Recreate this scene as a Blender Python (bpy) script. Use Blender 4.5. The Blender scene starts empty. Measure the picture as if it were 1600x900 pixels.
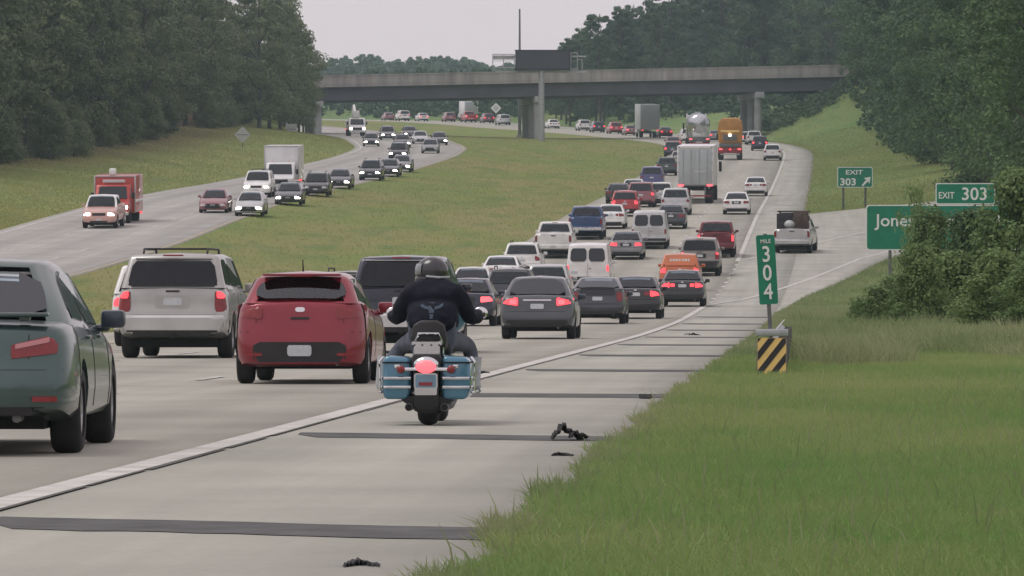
import bpy, bmesh, math, random
import numpy as np
from mathutils import Vector, Matrix
from mathutils.bvhtree import BVHTree
R = math.radians
S = bpy.context.scene
COL = S.collection

# ------------------------------------------------------------------ camera
F = 9000.0                      # focal length in photo pixels (photo is 1600 wide)
EYE = 1.25
cam = bpy.data.cameras.new("camera")
cam.sensor_width = 36.0
cam.lens = 36.0 * F / 1600.0
cam.clip_start = 0.5
cam.clip_end = 20000.0
camo = bpy.data.objects.new("camera", cam)
COL.objects.link(camo)
camo.location = (0, 0, EYE)
camo.rotation_euler = (R(90), 0, 0)
S.camera = camo

# ------------------------------------------------------------------ sky, sun, exposure
SUN_EL, SUN_AZ = R(62), R(262)          # azimuth measured clockwise from +Y: high on the left, a little behind the camera
W = bpy.data.worlds.new("World")
S.world = W
W.use_nodes = True
nt = W.node_tree
nt.nodes.clear()
wo = nt.nodes.new("ShaderNodeOutputWorld")
bg = nt.nodes.new("ShaderNodeBackground")
sky = nt.nodes.new("ShaderNodeTexSky")
sky.sky_type = 'NISHITA'
sky.sun_disc = False
sky.sun_elevation = SUN_EL
sky.sun_rotation = SUN_AZ
sky.dust_density = 4.0
mx = nt.nodes.new("ShaderNodeMix")
mx.data_type = 'RGBA'
mx.inputs[0].default_value = 0.93       # a closed cloud deck over the clear sky
tc = nt.nodes.new("ShaderNodeTexCoord")
nz = nt.nodes.new("ShaderNodeTexNoise")
nz.inputs['Scale'].default_value = 2.2
nz.inputs['Detail'].default_value = 4
cr = nt.nodes.new("ShaderNodeValToRGB")
cr.color_ramp.elements[0].position = 0.3
cr.color_ramp.elements[0].color = (7.75, 6.9, 7.15, 1)
cr.color_ramp.elements[1].position = 0.75
cr.color_ramp.elements[1].color = (8.45, 7.6, 7.85, 1)
nt.links.new(tc.outputs['Generated'], nz.inputs['Vector'])
nt.links.new(nz.outputs['Fac'], cr.inputs['Fac'])
nt.links.new(sky.outputs[0], mx.inputs[6])
nt.links.new(cr.outputs[0], mx.inputs[7])
nt.links.new(mx.outputs[2], bg.inputs['Color'])
bg.inputs['Strength'].default_value = 0.1
nt.links.new(bg.outputs[0], wo.inputs[0])

sl = bpy.data.lights.new("sun", 'SUN')
sl.energy = 1.15
sl.angle = R(28)
sl.color = (1.0, 0.97, 0.93)
so = bpy.data.objects.new("sun", sl)
COL.objects.link(so)
sd = Vector((math.sin(SUN_AZ) * math.cos(SUN_EL), math.cos(SUN_AZ) * math.cos(SUN_EL), math.sin(SUN_EL)))
so.rotation_euler = (-sd).to_track_quat('-Z', 'Y').to_euler()
so.location = (-60, -60, 120)

S.view_settings.view_transform = 'Standard'
S.view_settings.look = 'None'
S.view_settings.exposure = 0.0
S.view_settings.gamma = 1.0
S.view_settings.use_curve_mapping = False
S.render.engine = 'CYCLES'
S.cycles.max_bounces = 5
S.cycles.diffuse_bounces = 2
S.cycles.glossy_bounces = 3
S.cycles.transmission_bounces = 3
S.cycles.transparent_max_bounces = 32
S.cycles.volume_bounces = 1
HAZE = 0.00014
S.cycles.sample_clamp_indirect = 4.0
S.cycles.use_denoising = True
S.render.filter_size = 1.9

# ------------------------------------------------------------------ helpers
def tag(o, label=None, cat=None, group=None, kind=None):
    if label: o['label'] = label
    if cat: o['category'] = cat
    if group: o['group'] = group
    if kind: o['kind'] = kind
    return o

def link(name, me, parent=None, m=None):
    o = bpy.data.objects.new(name, me)
    COL.objects.link(o)
    if parent is not None: o.parent = parent
    if m is not None:
        me.materials.clear()
        me.materials.append(m)
    return o

def empty(name, loc=(0, 0, 0), label=None, cat=None, group=None, rot=None):
    o = bpy.data.objects.new(name, None)
    o.empty_display_size = 0.3
    COL.objects.link(o)
    o.location = loc
    if rot: o.rotation_euler = rot
    return tag(o, label, cat, group)

def np_mesh(name, verts, faces, smooth=False):
    verts = np.asarray(verts, dtype=np.float32)
    faces = np.asarray(faces, dtype=np.int32)
    n, k = faces.shape
    me = bpy.data.meshes.new(name)
    me.vertices.add(len(verts)); me.vertices.foreach_set('co', verts.ravel())
    me.loops.add(n * k); me.loops.foreach_set('vertex_index', faces.ravel())
    me.polygons.add(n)
    me.polygons.foreach_set('loop_start', np.arange(0, n * k, k, dtype=np.int32))
    if smooth: me.polygons.foreach_set('use_smooth', np.ones(n, dtype=bool))
    me.update(calc_edges=True)
    return me

def evaluated(me, setup):
    """run modifiers on a throw-away object and return the resulting mesh"""
    o = bpy.data.objects.new("tmp", me)
    COL.objects.link(o)
    setup(o)
    dg = bpy.context.evaluated_depsgraph_get()
    dg.update()
    r = bpy.data.meshes.new_from_object(o.evaluated_get(dg), depsgraph=dg)
    bpy.data.objects.remove(o)
    return r

class MB:
    def __init__(s): s.v = []; s.f = []; s.mi = []
    def add(s, vs, fs, mi=0):
        b = len(s.v)
        s.v += [tuple(p) for p in vs]
        s.f += [tuple(b + i for i in f) for f in fs]
        s.mi += [mi] * len(fs)
        return s
    def box(s, c, d, rot=None, mi=0, taper=1.0):
        x, y, z = d[0] / 2, d[1] / 2, d[2] / 2
        t = taper
        P = [Vector(p) for p in ((-x, -y, -z), (x, -y, -z), (x, y, -z), (-x, y, -z), (-x * t, -y * t, z), (x * t, -y * t, z), (x * t, y * t, z), (-x * t, y * t, z))]
        if rot is not None: P = [rot @ p for p in P]
        c = Vector(c)
        return s.add([p + c for p in P], [(3, 2, 1, 0), (4, 5, 6, 7), (0, 1, 5, 4), (1, 2, 6, 5), (2, 3, 7, 6), (3, 0, 4, 7)], mi)
    def cyl(s, p0, p1, r0, r1=None, n=12, cap=True, mi=0):
        r1 = r0 if r1 is None else r1
        return s.tube([p0, p1], [r0, r1], n, cap, mi)
    def tube(s, path, rad, n=8, cap=True, mi=0):
        path = [Vector(p) for p in path]
        if not hasattr(rad, '__len__'): rad = [rad] * len(path)
        vs = []
        up = None
        for i, p in enumerate(path):
            d = (path[min(i + 1, len(path) - 1)] - path[max(i - 1, 0)]).normalized()
            a = d.orthogonal().normalized() if up is None else (up - d * up.dot(d)).normalized()
            up = a
            b = d.cross(a)
            for k in range(n):
                t = 2 * math.pi * k / n
                vs.append(p + (a * math.cos(t) + b * math.sin(t)) * rad[i])
        fs = []
        for i in range(len(path) - 1):
            for k in range(n):
                k2 = (k + 1) % n
                fs.append((i * n + k, i * n + k2, (i + 1) * n + k2, (i + 1) * n + k))
        if cap:
            fs.append(tuple(range(n))[::-1])
            m = (len(path) - 1) * n
            fs.append(tuple(range(m, m + n)))
        return s.add(vs, fs, mi)
    def lathe(s, prof, c=(0, 0, 0), axis='X', n=24, mi=0, closed=False):
        """prof: (along, radius)"""
        vs = []
        for a, r in prof:
            for k in range(n):
                t = 2 * math.pi * k / n
                q = (a, r * math.cos(t), r * math.sin(t))
                if axis == 'Y': q = (q[1], q[0], q[2])
                if axis == 'Z': q = (q[1], q[2], q[0])
                vs.append((q[0] + c[0], q[1] + c[1], q[2] + c[2]))
        fs = []
        m = len(prof)
        for i in range(m if closed else m - 1):
            j = (i + 1) % m
            for k in range(n):
                k2 = (k + 1) % n
                fs.append((i * n + k, i * n + k2, j * n + k2, j * n + k))
        if not closed:
            fs.append(tuple(range(n))[::-1]); fs.append(tuple(range((m - 1) * n, m * n)))
        return s.add(vs, fs, mi)
    def ball(s, c, r, n=10, m=7, mi=0):
        rx, ry, rz = r if hasattr(r, '__len__') else (r, r, r)
        vs = []
        for i in range(m + 1):
            a = math.pi * i / m
            for k in range(n):
                t = 2 * math.pi * k / n
                vs.append((c[0] + rx * math.sin(a) * math.cos(t), c[1] + ry * math.sin(a) * math.sin(t), c[2] + rz * math.cos(a)))
        fs = [(i * n + k, (i + 1) * n + k, (i + 1) * n + (k + 1) % n, i * n + (k + 1) % n) for i in range(m) for k in range(n)]
        return s.add(vs, fs, mi)
    def prism(s, poly, axis, a0, a1, mi=0):
        """poly: 2-D outline, extruded along axis between a0 and a1"""
        def q(p, a):
            return {'X': (a, p[0], p[1]), 'Y': (p[0], a, p[1]), 'Z': (p[0], p[1], a)}[axis]
        n = len(poly)
        vs = [q(p, a0) for p in poly] + [q(p, a1) for p in poly]
        fs = [tuple(range(n)), tuple(range(n, 2 * n))[::-1]] + [(i, i + n, (i + 1) % n + n, (i + 1) % n) for i in range(n)]
        return s.add(vs, fs, mi)
    def mesh(s, name, bevel=0, seg=2, smooth=True, ang=35, recalc=True):
        me = bpy.data.meshes.new(name)
        me.from_pydata(s.v, [], s.f)
        me.polygons.foreach_set('material_index', s.mi)
        bm = bmesh.new()
        bm.from_mesh(me)
        if recalc:
            bmesh.ops.remove_doubles(bm, verts=bm.verts, dist=1e-5)
            bmesh.ops.recalc_face_normals(bm, faces=bm.faces)
        if bevel:
            ed = [e for e in bm.edges if len(e.link_faces) == 2 and e.calc_face_angle(0) > R(30)]
            bmesh.ops.bevel(bm, geom=ed, offset=bevel, segments=seg, affect='EDGES', profile=0.5, clamp_overlap=True)
        bm.to_mesh(me); bm.free()
        if smooth:
            me.polygons.foreach_set('use_smooth', np.ones(len(me.polygons), dtype=bool))
            me.set_sharp_from_angle(angle=R(ang))
        me.update()
        return me
    def obj(s, name, m, parent=None, **k):
        return link(name, s.mesh(name, **k), parent, m)

# ------------------------------------------------------------------ materials
def nodes(name):
    m = bpy.data.materials.new(name)
    m.use_nodes = True
    t = m.node_tree
    b = t.nodes['Principled BSDF']
    return m, t, b

def mat(name, col, rough=0.6, metal=0.0, vary=0.15, scale=3.0, coat=0.0, emit=None, es=0.0, bump=0.0, bscale=30.0, spec=0.5):
    """base colour broken up by noise in object space"""
    m, t, b = nodes(name)
    b.inputs['Roughness'].default_value = rough
    b.inputs['Metallic'].default_value = metal
    b.inputs['Coat Weight'].default_value = coat
    b.inputs['Coat Roughness'].default_value = 0.06
    b.inputs['Specular IOR Level'].default_value = spec
    tcn = t.nodes.new("ShaderNodeTexCoord")
    if vary:
        n = t.nodes.new("ShaderNodeTexNoise")
        n.inputs['Scale'].default_value = scale
        n.inputs['Detail'].default_value = 5
        r = t.nodes.new("ShaderNodeValToRGB")
        r.color_ramp.elements[0].position = 0.3
        r.color_ramp.elements[1].position = 0.7
        r.color_ramp.elements[0].color = [c * (1 - vary) for c in col] + [1]
        r.color_ramp.elements[1].color = [min(1, c * (1 + vary)) for c in col] + [1]
        t.links.new(tcn.outputs['Object'], n.inputs['Vector'])
        t.links.new(n.outputs['Fac'], r.inputs['Fac'])
        t.links.new(r.outputs['Color'], b.inputs['Base Color'])
    else:
        b.inputs['Base Color'].default_value = list(col) + [1]
    if emit is not None:
        b.inputs['Emission Color'].default_value = list(emit) + [1]
        b.inputs['Emission Strength'].default_value = es
    if bump:
        n2 = t.nodes.new("ShaderNodeTexNoise")
        n2.inputs['Scale'].default_value = bscale
        n2.inputs['Detail'].default_value = 6
        bp = t.nodes.new("ShaderNodeBump")
        bp.inputs['Strength'].default_value = bump
        bp.inputs['Distance'].default_value = 0.02
        t.links.new(tcn.outputs['Object'], n2.inputs['Vector'])
        t.links.new(n2.outputs['Fac'], bp.inputs['Height'])
        t.links.new(bp.outputs[0], b.inputs['Normal'])
    return m

def chain(t, *spec):
    pass

def road_material(name, base, tracks, warm=1.0):
    """worn pavement; UV = (metres across from the fog line, metres along)"""
    m, t, b = nodes(name)
    N = t.nodes.new; L = t.links.new
    uv = N("ShaderNodeUVMap")
    sep = N("ShaderNodeSeparateXYZ"); L(uv.outputs[0], sep.inputs[0])
    # long streaks along the road
    mp = N("ShaderNodeMapping"); mp.inputs['Scale'].default_value = (1.6, 0.03, 1)
    L(uv.outputs[0], mp.inputs[0])
    n1 = N("ShaderNodeTexNoise"); n1.inputs['Scale'].default_value = 1.0; n1.inputs['Detail'].default_value = 6
    L(mp.outputs[0], n1.inputs['Vector'])
    n2 = N("ShaderNodeTexNoise"); n2.inputs['Scale'].default_value = 0.35; n2.inputs['Detail'].default_value = 8
    L(uv.outputs[0], n2.inputs['Vector'])
    n3 = N("ShaderNodeTexNoise"); n3.inputs['Scale'].default_value = 14; n3.inputs['Detail'].default_value = 4
    L(uv.outputs[0], n3.inputs['Vector'])
    def math_(op, a, bb, c=None):
        q = N("ShaderNodeMath"); q.operation = op
        for i, x in enumerate((a, bb, c)):
            if x is None: continue
            if isinstance(x, (int, float)): q.inputs[i].default_value = x
            else: L(x, q.inputs[i])
        return q.outputs[0]
    s = math_('MULTIPLY_ADD', n1.outputs['Fac'], 0.50, 0.75)
    s = math_('MULTIPLY', s, math_('MULTIPLY_ADD', n2.outputs['Fac'], 0.60, 0.70))
    s = math_('MULTIPLY', s, math_('MULTIPLY_ADD', n3.outputs['Fac'], 0.30, 0.85))
    if tracks:
        # oil drip band in lane centres
        w = math_('MULTIPLY', math_('SINE', math_('MULTIPLY', sep.outputs[0], 2 * math.pi / 3.66), 0), 1)
        c = N("ShaderNodeMath"); c.operation = 'COSINE'
        L(math_('MULTIPLY', sep.outputs[0], 2 * math.pi / 3.66), c.inputs[0])
        band = math_('POWER', math_('MULTIPLY_ADD', c.outputs[0], -0.5, 0.5), 3.0)
        s = math_('MULTIPLY', s, math_('MULTIPLY_ADD', math_('MULTIPLY', band, n1.outputs['Fac']), -tracks, 1.0))
    mixc = N("ShaderNodeMix"); mixc.data_type = 'RGBA'; mixc.blend_type = 'MULTIPLY'
    mixc.inputs[0].default_value = 1
    mixc.inputs[6].default_value = list(base) + [1]
    L(s, mixc.inputs[7])
    L(mixc.outputs[2], b.inputs['Base Color'])
    b.inputs['Roughness'].default_value = 0.85
    b.inputs['Specular IOR Level'].default_value = 0.3
    bp = N("ShaderNodeBump"); bp.inputs['Strength'].default_value = 0.35; bp.inputs['Distance'].default_value = 0.01
    L(n3.outputs['Fac'], bp.inputs['Height']); L(bp.outputs[0], b.inputs['Normal'])
    return m

def ground_material(name, c1, c2, c3, dry):
    """grass seen from afar: big patches, streaks, small clumps; 'brown' attribute = pine litter on the forest floor"""
    m, t, b = nodes(name)
    N = t.nodes.new; L = t.links.new
    tcn = N("ShaderNodeTexCoord")
    def noise(sc, det, vec=None, dist=0):
        q = N("ShaderNodeTexNoise"); q.inputs['Scale'].default_value = sc; q.inputs['Detail'].default_value = det
        q.inputs['Distortion'].default_value = dist
        L(vec if vec else tcn.outputs['Object'], q.inputs['Vector'])
        return q.outputs['Fac']
    def ramp(f, p0, p1):
        q = N("ShaderNodeMapRange"); q.inputs[1].default_value = p0; q.inputs[2].default_value = p1
        L(f, q.inputs[0]); return q.outputs[0]
    def mixc(f, a, bb):
        q = N("ShaderNodeMix"); q.data_type = 'RGBA'
        L(f, q.inputs[0])
        for i, x in ((6, a), (7, bb)):
            if isinstance(x, tuple): q.inputs[i].default_value = list(x) + [1]
            else: L(x, q.inputs[i])
        return q.outputs[2]
    mp = N("ShaderNodeMapping"); mp.inputs['Scale'].default_value = (1, 0.22, 1); L(tcn.outputs['Object'], mp.inputs[0])
    a = mixc(ramp(noise(0.055, 6, mp.outputs[0], 1.5), 0.40, 0.60), c1, c2)
    a = mixc(ramp(noise(0.45, 6, mp.outputs[0]), 0.48, 0.75), a, c3)
    a = mixc(ramp(noise(0.9, 6, None, 1.5), 0.6, 0.85), a, dry)
    fine = N("ShaderNodeMix"); fine.data_type = 'RGBA'; fine.blend_type = 'MULTIPLY'; fine.inputs[0].default_value = 1
    L(a, fine.inputs[6])
    q = N("ShaderNodeMapRange"); q.inputs[3].default_value = 0.72; q.inputs[4].default_value = 1.28
    L(noise(7, 6), q.inputs[0]); L(q.outputs[0], fine.inputs[7])
    at = N("ShaderNodeAttribute"); at.attribute_name = 'brown'
    br = mixc(noise(1.5, 6), (0.085, 0.055, 0.04), (0.16, 0.10, 0.075))
    out = mixc(at.outputs['Fac'], fine.outputs[2], br)
    L(out, b.inputs['Base Color'])
    b.inputs['Roughness'].default_value = 0.95
    b.inputs['Specular IOR Level'].default_value = 0.1
    bp = N("ShaderNodeBump"); bp.inputs['Strength'].default_value = 0.8; bp.inputs['Distance'].default_value = 0.12
    L(noise(5, 8), bp.inputs['Height']); L(bp.outputs[0], b.inputs['Normal'])
    return m

def leaf_material(name, c1, c2, trans=0.35, per_object=0.5):
    m, t, b = nodes(name)
    N = t.nodes.new; L = t.links.new
    tcn = N("ShaderNodeTexCoord")
    n = N("ShaderNodeTexNoise"); n.inputs['Scale'].default_value = 0.9; n.inputs['Detail'].default_value = 3
    L(tcn.outputs['Object'], n.inputs['Vector'])
    at = N("ShaderNodeAttribute"); at.attribute_name = 'tint'
    oi = N("ShaderNodeObjectInfo")
    f1 = N("ShaderNodeMath"); f1.operation = 'MULTIPLY_ADD'; f1.inputs[1].default_value = 0.7; f1.inputs[2].default_value = -0.1
    L(n.outputs['Fac'], f1.inputs[0])
    f2 = N("ShaderNodeMath"); f2.operation = 'MULTIPLY_ADD'; f2.inputs[1].default_value = per_object
    L(oi.outputs['Random'], f2.inputs[0]); L(f1.outputs[0], f2.inputs[2])
    f3 = N("ShaderNodeMath"); f3.operation = 'MULTIPLY_ADD'; f3.inputs[1].default_value = 0.45; f3.use_clamp = True
    L(at.outputs['Fac'], f3.inputs[0]); L(f2.outputs[0], f3.inputs[2])
    q = N("ShaderNodeMix"); q.data_type = 'RGBA'
    q.inputs[6].default_value = list(c1) + [1]; q.inputs[7].default_value = list(c2) + [1]
    L(f3.outputs[0], q.inputs[0])
    L(q.outputs[2], b.inputs['Base Color'])
    b.inputs['Roughness'].default_value = 0.7
    b.inputs['Specular IOR Level'].default_value = 0.2
    tr = N("ShaderNodeBsdfTranslucent"); L(q.outputs[2], tr.inputs['Color'])
    ms = N("ShaderNodeMixShader"); ms.inputs[0].default_value = trans
    L(b.outputs[0], ms.inputs[1]); L(tr.outputs[0], ms.inputs[2])
    L(ms.outputs[0], t.nodes['Material Output'].inputs['Surface'])
    return m

M = {}
M['road'] = road_material("worn_concrete_lanes", (0.375, 0.367, 0.318), 0.42)
M['shoulder'] = road_material("concrete_shoulder", (0.36, 0.36, 0.315), 0)
M['far_road'] = road_material("worn_oncoming_lanes", (0.37, 0.362, 0.34), 0.3)
M['strip'] = mat("dark_rumble_strip", (0.078, 0.08, 0.08), 0.9, vary=0.35, scale=2.5, bump=0.6, bscale=14)
M['seam'] = mat("sealed_seam", (0.11, 0.11, 0.105), 0.9, vary=0.4, scale=6)
M['white_paint'] = mat("worn_white_paint", (0.50, 0.495, 0.46), 0.8, vary=0.22, scale=2)
M['yellow_paint'] = mat("worn_yellow_paint", (0.42, 0.37, 0.24), 0.8, vary=0.25, scale=2)
M['verge'] = ground_material("verge_grass", (0.14, 0.23, 0.08), (0.19, 0.24, 0.09), (0.10, 0.18, 0.065), (0.27, 0.24, 0.13))
M['median'] = ground_material("median_grass", (0.18, 0.225, 0.07), (0.235, 0.225, 0.095), (0.12, 0.185, 0.06), (0.28, 0.245, 0.12))
M['bank'] = ground_material("bank_grass", (0.21, 0.265, 0.09), (0.25, 0.27, 0.10), (0.15, 0.21, 0.09), (0.29, 0.26, 0.15))
M['blade'] = leaf_material("grass_blades", (0.15, 0.31, 0.085), (0.42, 0.42, 0.19), 0.45, 0)
M['mblade'] = leaf_material("median_grass_blades", (0.26, 0.32, 0.11), (0.42, 0.39, 0.18), 0.5, 0)
M['weed'] = leaf_material("tall_weeds", (0.15, 0.24, 0.09), (0.44, 0.43, 0.26), 0.45, 0)
M['pine'] = leaf_material("pine_needles", (0.035, 0.075, 0.052), (0.20, 0.24, 0.125), 0.25, 0.6)
M['broad'] = leaf_material("dark_broad_leaves", (0.022, 0.058, 0.034), (0.11, 0.18, 0.075), 0.22, 0.5)
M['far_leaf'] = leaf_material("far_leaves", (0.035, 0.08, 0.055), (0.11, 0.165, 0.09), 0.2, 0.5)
M['shrub'] = leaf_material("shrub_leaves", (0.05, 0.11, 0.042), (0.24, 0.33, 0.13), 0.32, 0.35)
M['bark'] = mat("grey_brown_bark", (0.075, 0.068, 0.062), 0.9, vary=0.4, scale=4, bump=0.5, bscale=10)
M['conc'] = mat("bridge_concrete", (0.34, 0.325, 0.315), 0.9, vary=0.26, scale=0.35, bump=0.3, bscale=4)
_t = M['conc'].node_tree
_mp = _t.nodes.new('ShaderNodeMapping'); _mp.inputs['Scale'].default_value = (3.0, 3.0, 0.35)
_n = [n for n in _t.nodes if n.type == 'TEX_NOISE'][0]
_t.links.new([n for n in _t.nodes if n.type == 'TEX_COORD'][0].outputs['Object'], _mp.inputs[0]); _t.links.new(_mp.outputs[0], _n.inputs['Vector'])
M['concd'] = mat("bridge_girder_paint", (0.10, 0.105, 0.125), 0.7, vary=0.18, scale=0.4)
M['pier'] = mat("pier_concrete", (0.40, 0.41, 0.42), 0.9, vary=0.16, scale=0.7)
M['galv'] = mat("galvanised_steel", (0.42, 0.44, 0.46), 0.5, 0.6, vary=0.18, scale=5)
M['dgalv'] = mat("weathered_steel", (0.16, 0.165, 0.17), 0.65, 0.4, vary=0.3, scale=5)
M['black'] = mat("black_panel", (0.025, 0.025, 0.032), 0.6, vary=0.2, scale=2)
M['sgreen'] = mat("green_sign_sheeting", (0.008, 0.20, 0.12), 0.55, vary=0.12, scale=3)
M['swhite'] = mat("white_sign_sheeting", (0.78, 0.80, 0.78), 0.55, vary=0.05, scale=4)
M['syellow'] = mat("yellow_sign_sheeting", (0.88, 0.60, 0.21), 0.55, vary=0.08, scale=6)
M['sback'] = mat("aluminium_sign_back", (0.5, 0.52, 0.52), 0.5, 0.3, vary=0.12, scale=3)
M['wood'] = mat("weathered_wood_post", (0.12, 0.12, 0.115), 0.9, vary=0.3, scale=6)

# ------------------------------------------------------------------ road alignment (metres; Y away from the camera)
_yy = np.arange(-300.0, 5001.0, 1.0)
def _curve(pts, win=25):
    x, y = zip(*pts)
    v = np.interp(_yy, x, y)
    # extend the end slopes
    s0 = (y[1] - y[0]) / (x[1] - x[0]); s1 = (y[-1] - y[-2]) / (x[-1] - x[-2])
    v = np.where(_yy < x[0], y[0] + s0 * (_yy - x[0]), v)
    v = np.where(_yy > x[-1], y[-1] + s1 * (_yy - x[-1]), v)
    k = np.ones(win) / win
    p = np.pad(v, win, mode='reflect', reflect_type='odd')
    for _ in range(2): p = np.convolve(p, k, mode='same')
    return p[win:-win]
_P = _curve([(-300, 0), (150, 0), (190, .12), (237, .55), (265, 1.35), (300, 2.7), (333, 4.2), (375, 6.0), (460, 9.0), (520, 11.4), (590, 14.4), (640, 16.4), (700, 18.8), (760, 20.9), (850, 24.3), (900, 26.2), (950, 28.3), (1000, 30.2), (1100, 33.4), (1200, 36.6), (1300, 41), (1400, 45), (1600, 51), (1900, 61), (4999, 100)], 21)
_XR = _curve([(-300, -20.2), (0, -4.53), (75, -.61), (134, 2.6), (240, 8.3), (297, 11.7), (378, 16.2), (590, 27.9), (640, 30.4), (690, 30.6), (745, 28.0), (800, 22.6), (870, 13.5), (950, 0), (1050, -20), (1150, -43), (1300, -82), (1600, -170)], 31)
_XL = _curve([(-300, -41.5), (100, -25.5), (255, -19.5), (310, -17.2), (420, -13.7), (500, -9.2), (570, -5.4), (620, -4.6), (690, -8), (750, -13.5), (800, -19), (850, -26), (950, -42), (1050, -62), (1150, -85), (1600, -200)], 31)
_DL = _curve([(-300, 0), (150, 0), (255, .7), (900, .7), (1100, 0.7)], 31)
_LW = _curve([(-300, 14.8), (160, 14.8), (300, 12.5), (1600, 12.3)], 31)
_UR = _curve([(-300, 2.9), (205, 2.9), (245, 3.7), (300, 7.6), (347, 14.6), (420, 25), (470, 33), (560, 50), (700, 78)], 15)
def crv(t, Y): return np.interp(Y, _yy, t)
def P(Y): return crv(_P, Y)
def XR(Y): return crv(_XR, Y)
def XL(Y): return crv(_XL, Y)
def LW(Y): return crv(_LW, Y)
def UR(Y): return crv(_UR, Y)
LWID = 12.0
KR = [(0, .03), (150, .04), (300, .06), (400, .13), (550, .20), (700, .26), (850, .25), (930, .09), (1300, .05)]
BY = 762.0
def sstep(x, a, b):
    t = np.clip((x - a) / (b - a), 0, 1); return t * t * (3 - 2 * t)
def G(X, Y):
    X = np.asarray(X, float); Y = np.asarray(Y, float)
    xr, xl, lw = XR(Y), XL(Y), LW(Y)
    u = X - xr; v = xl - X
    pr = P(Y); pl = pr + crv(_DL, Y)
    k = np.interp(Y, *zip(*KR))
    ramp = sstep(Y, 600, 520)
    u0 = np.where(Y < 380, np.maximum(5.0, UR(Y) + 1.5), 4.8)
    h = np.maximum(0, u - u0) * k
    h = 9.0 * (1 - np.exp(-h / 9.0))
    hv = np.maximum(0, v - LWID - .5) * .15
    hv = 6.0 * (1 - np.exp(-hv / 6.0))
    t = np.clip((X - xl) / np.maximum(xr - lw - xl, 1), 0, 1)
    med = pl + (pr - pl) * t - 0.25 * 4 * t * (1 - t)
    z = np.where(u >= -lw, pr + h, np.where(v >= 0, pl + hv, med))
    # bridge approach embankments
    wb = sstep(np.abs(Y - BY), 46, 10)
    er = np.clip((X - 33.0) * .56, 0, 8.7); el = np.clip((-28.0 - X) * .56, 0, 7.0)
    e = np.where(X > 0, np.maximum(0, P(BY) + er - z) * (er > 0), np.maximum(0, P(BY) + .7 + el - z) * (el > 0))
    return z + np.where(np.abs(Y - BY) < 60, e * wb, 0)

_D = np.arange(18.0, 1500.0, 0.25)
def at(px, py):
    """ground point that the photograph shows at pixel (px, py)"""
    X = (px - 800) * _D / F
    y = 450 - F * (G(X, _D) - EYE) / _D
    i = int(np.argmax(y <= py))
    d = _D[i]
    return Vector((X[i], d, float(G(X[i], d))))
def spot(px, D):
    x = (px - 800) * D / F
    return Vector((x, D, float(G(x, D))))
# ------------------------------------------------------------------ ground and roads
rows = np.concatenate([np.arange(-310, -60, 25), np.arange(-60, 200, 2.5), np.arange(200, 900, 4), np.arange(900, 1500, 12), np.arange(1500, 1960, 50)]).astype(float)
LEFT = [300, 220, 160, 110, 75, 55, 42, 33, 26, 20, 15, 11, 8, 5.5, 3.5, 2, 1, .4]
RIGHT = [.5, 1, 1.5, 2, 3, 4, 5, 6.5, 8, 10, 12, 14.5, 17, 20, 24, 28, 33, 40, 50, 65, 90, 130, 190, 260]
def build_sheets():
    cols = []
    xr, xl, lw = XR(rows), XL(rows), LW(rows)
    for a in LEFT: cols.append((xl - LWID - a, 'b'))
    for a in (12, 11.4, 9, 7.3, 5.5, 3.66, 1.8, 0): cols.append((xl - a, 'L'))
    for k in range(1, 14): cols.append((xl + (xr - lw - xl) * k / 14, 'm'))
    cols.append((xr - lw, 'R'))
    for a in (10.97, 9.1, 7.32, 5.5, 3.66, 1.83, 0): cols.append((xr - a, 'R'))
    cols.append((xr + 1.5, 'R')); cols.append((xr + 3.05, 'R'))
    for a in RIGHT: cols.append((xr + 3.05 + a, 'v'))
    X = np.stack([c[0] for c in cols], 1)
    Y = np.repeat(rows[:, None], X.shape[1], 1)
    Z = G(X, Y)
    kinds = [c[1] for c in cols]
    return X, Y, Z, kinds
GX, GY, GZ, GK = build_sheets()
nr, nc = GX.shape
def grid_faces(r0, r1, c0, c1, stride):
    rr, cc = np.meshgrid(np.arange(r0, r1 - 1), np.arange(c0, c1 - 1), indexing='ij')
    a = (rr * stride + cc).ravel()
    return np.stack([a, a + 1, a + stride + 1, a + stride], 1)
iL0 = GK.index('L'); iL1 = len(LEFT) + 7
iR0 = GK.index('R'); iR1 = max(i for i, k in enumerate(GK) if k == 'R')
zg = GZ.copy()
zg[:, iL0 + 1:iL1] -= 0.35
zg[:, iR0 + 1:iR1] -= 0.35
# sink the ground under the exit ramp
ug = GX - XR(GY)
UL = lambda Y: np.where(Y < 380, 2.9, .154 * (Y - 297) - .4)
under = (GY > 205) & (GY < 640) & (ug > UL(GY) + .3) & (ug < UR(GY) - .3)
zg[under] -= 0.35
me = np_mesh("ground", np.stack([GX, GY, zg], -1).reshape(-1, 3), grid_faces(0, nr, 0, nc, nc), True)
ground = link("ground", me)
tag(ground, kind='structure')
for k in ('bank', 'median', 'verge'): me.materials.append(M[k])
ci = np.array([0 if c < iL0 else (1 if c < iR0 + 1 else 2) for c in range(nc - 1)])
me.polygons.foreach_set('material_index', np.tile(ci, nr - 1).astype(np.int32))
v_ = XL(GY) - GX - LWID
brown = sstep(v_, 9, 15) * .9
br2 = sstep(GX - XR(GY), 15, 24) * sstep(GY, 330, 420) * .7 * sstep(GY, 900, 800)
at_ = me.attributes.new('brown', 'FLOAT', 'POINT')
at_.data.foreach_set('value', np.maximum(brown, br2).ravel().astype(np.float32))

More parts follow.
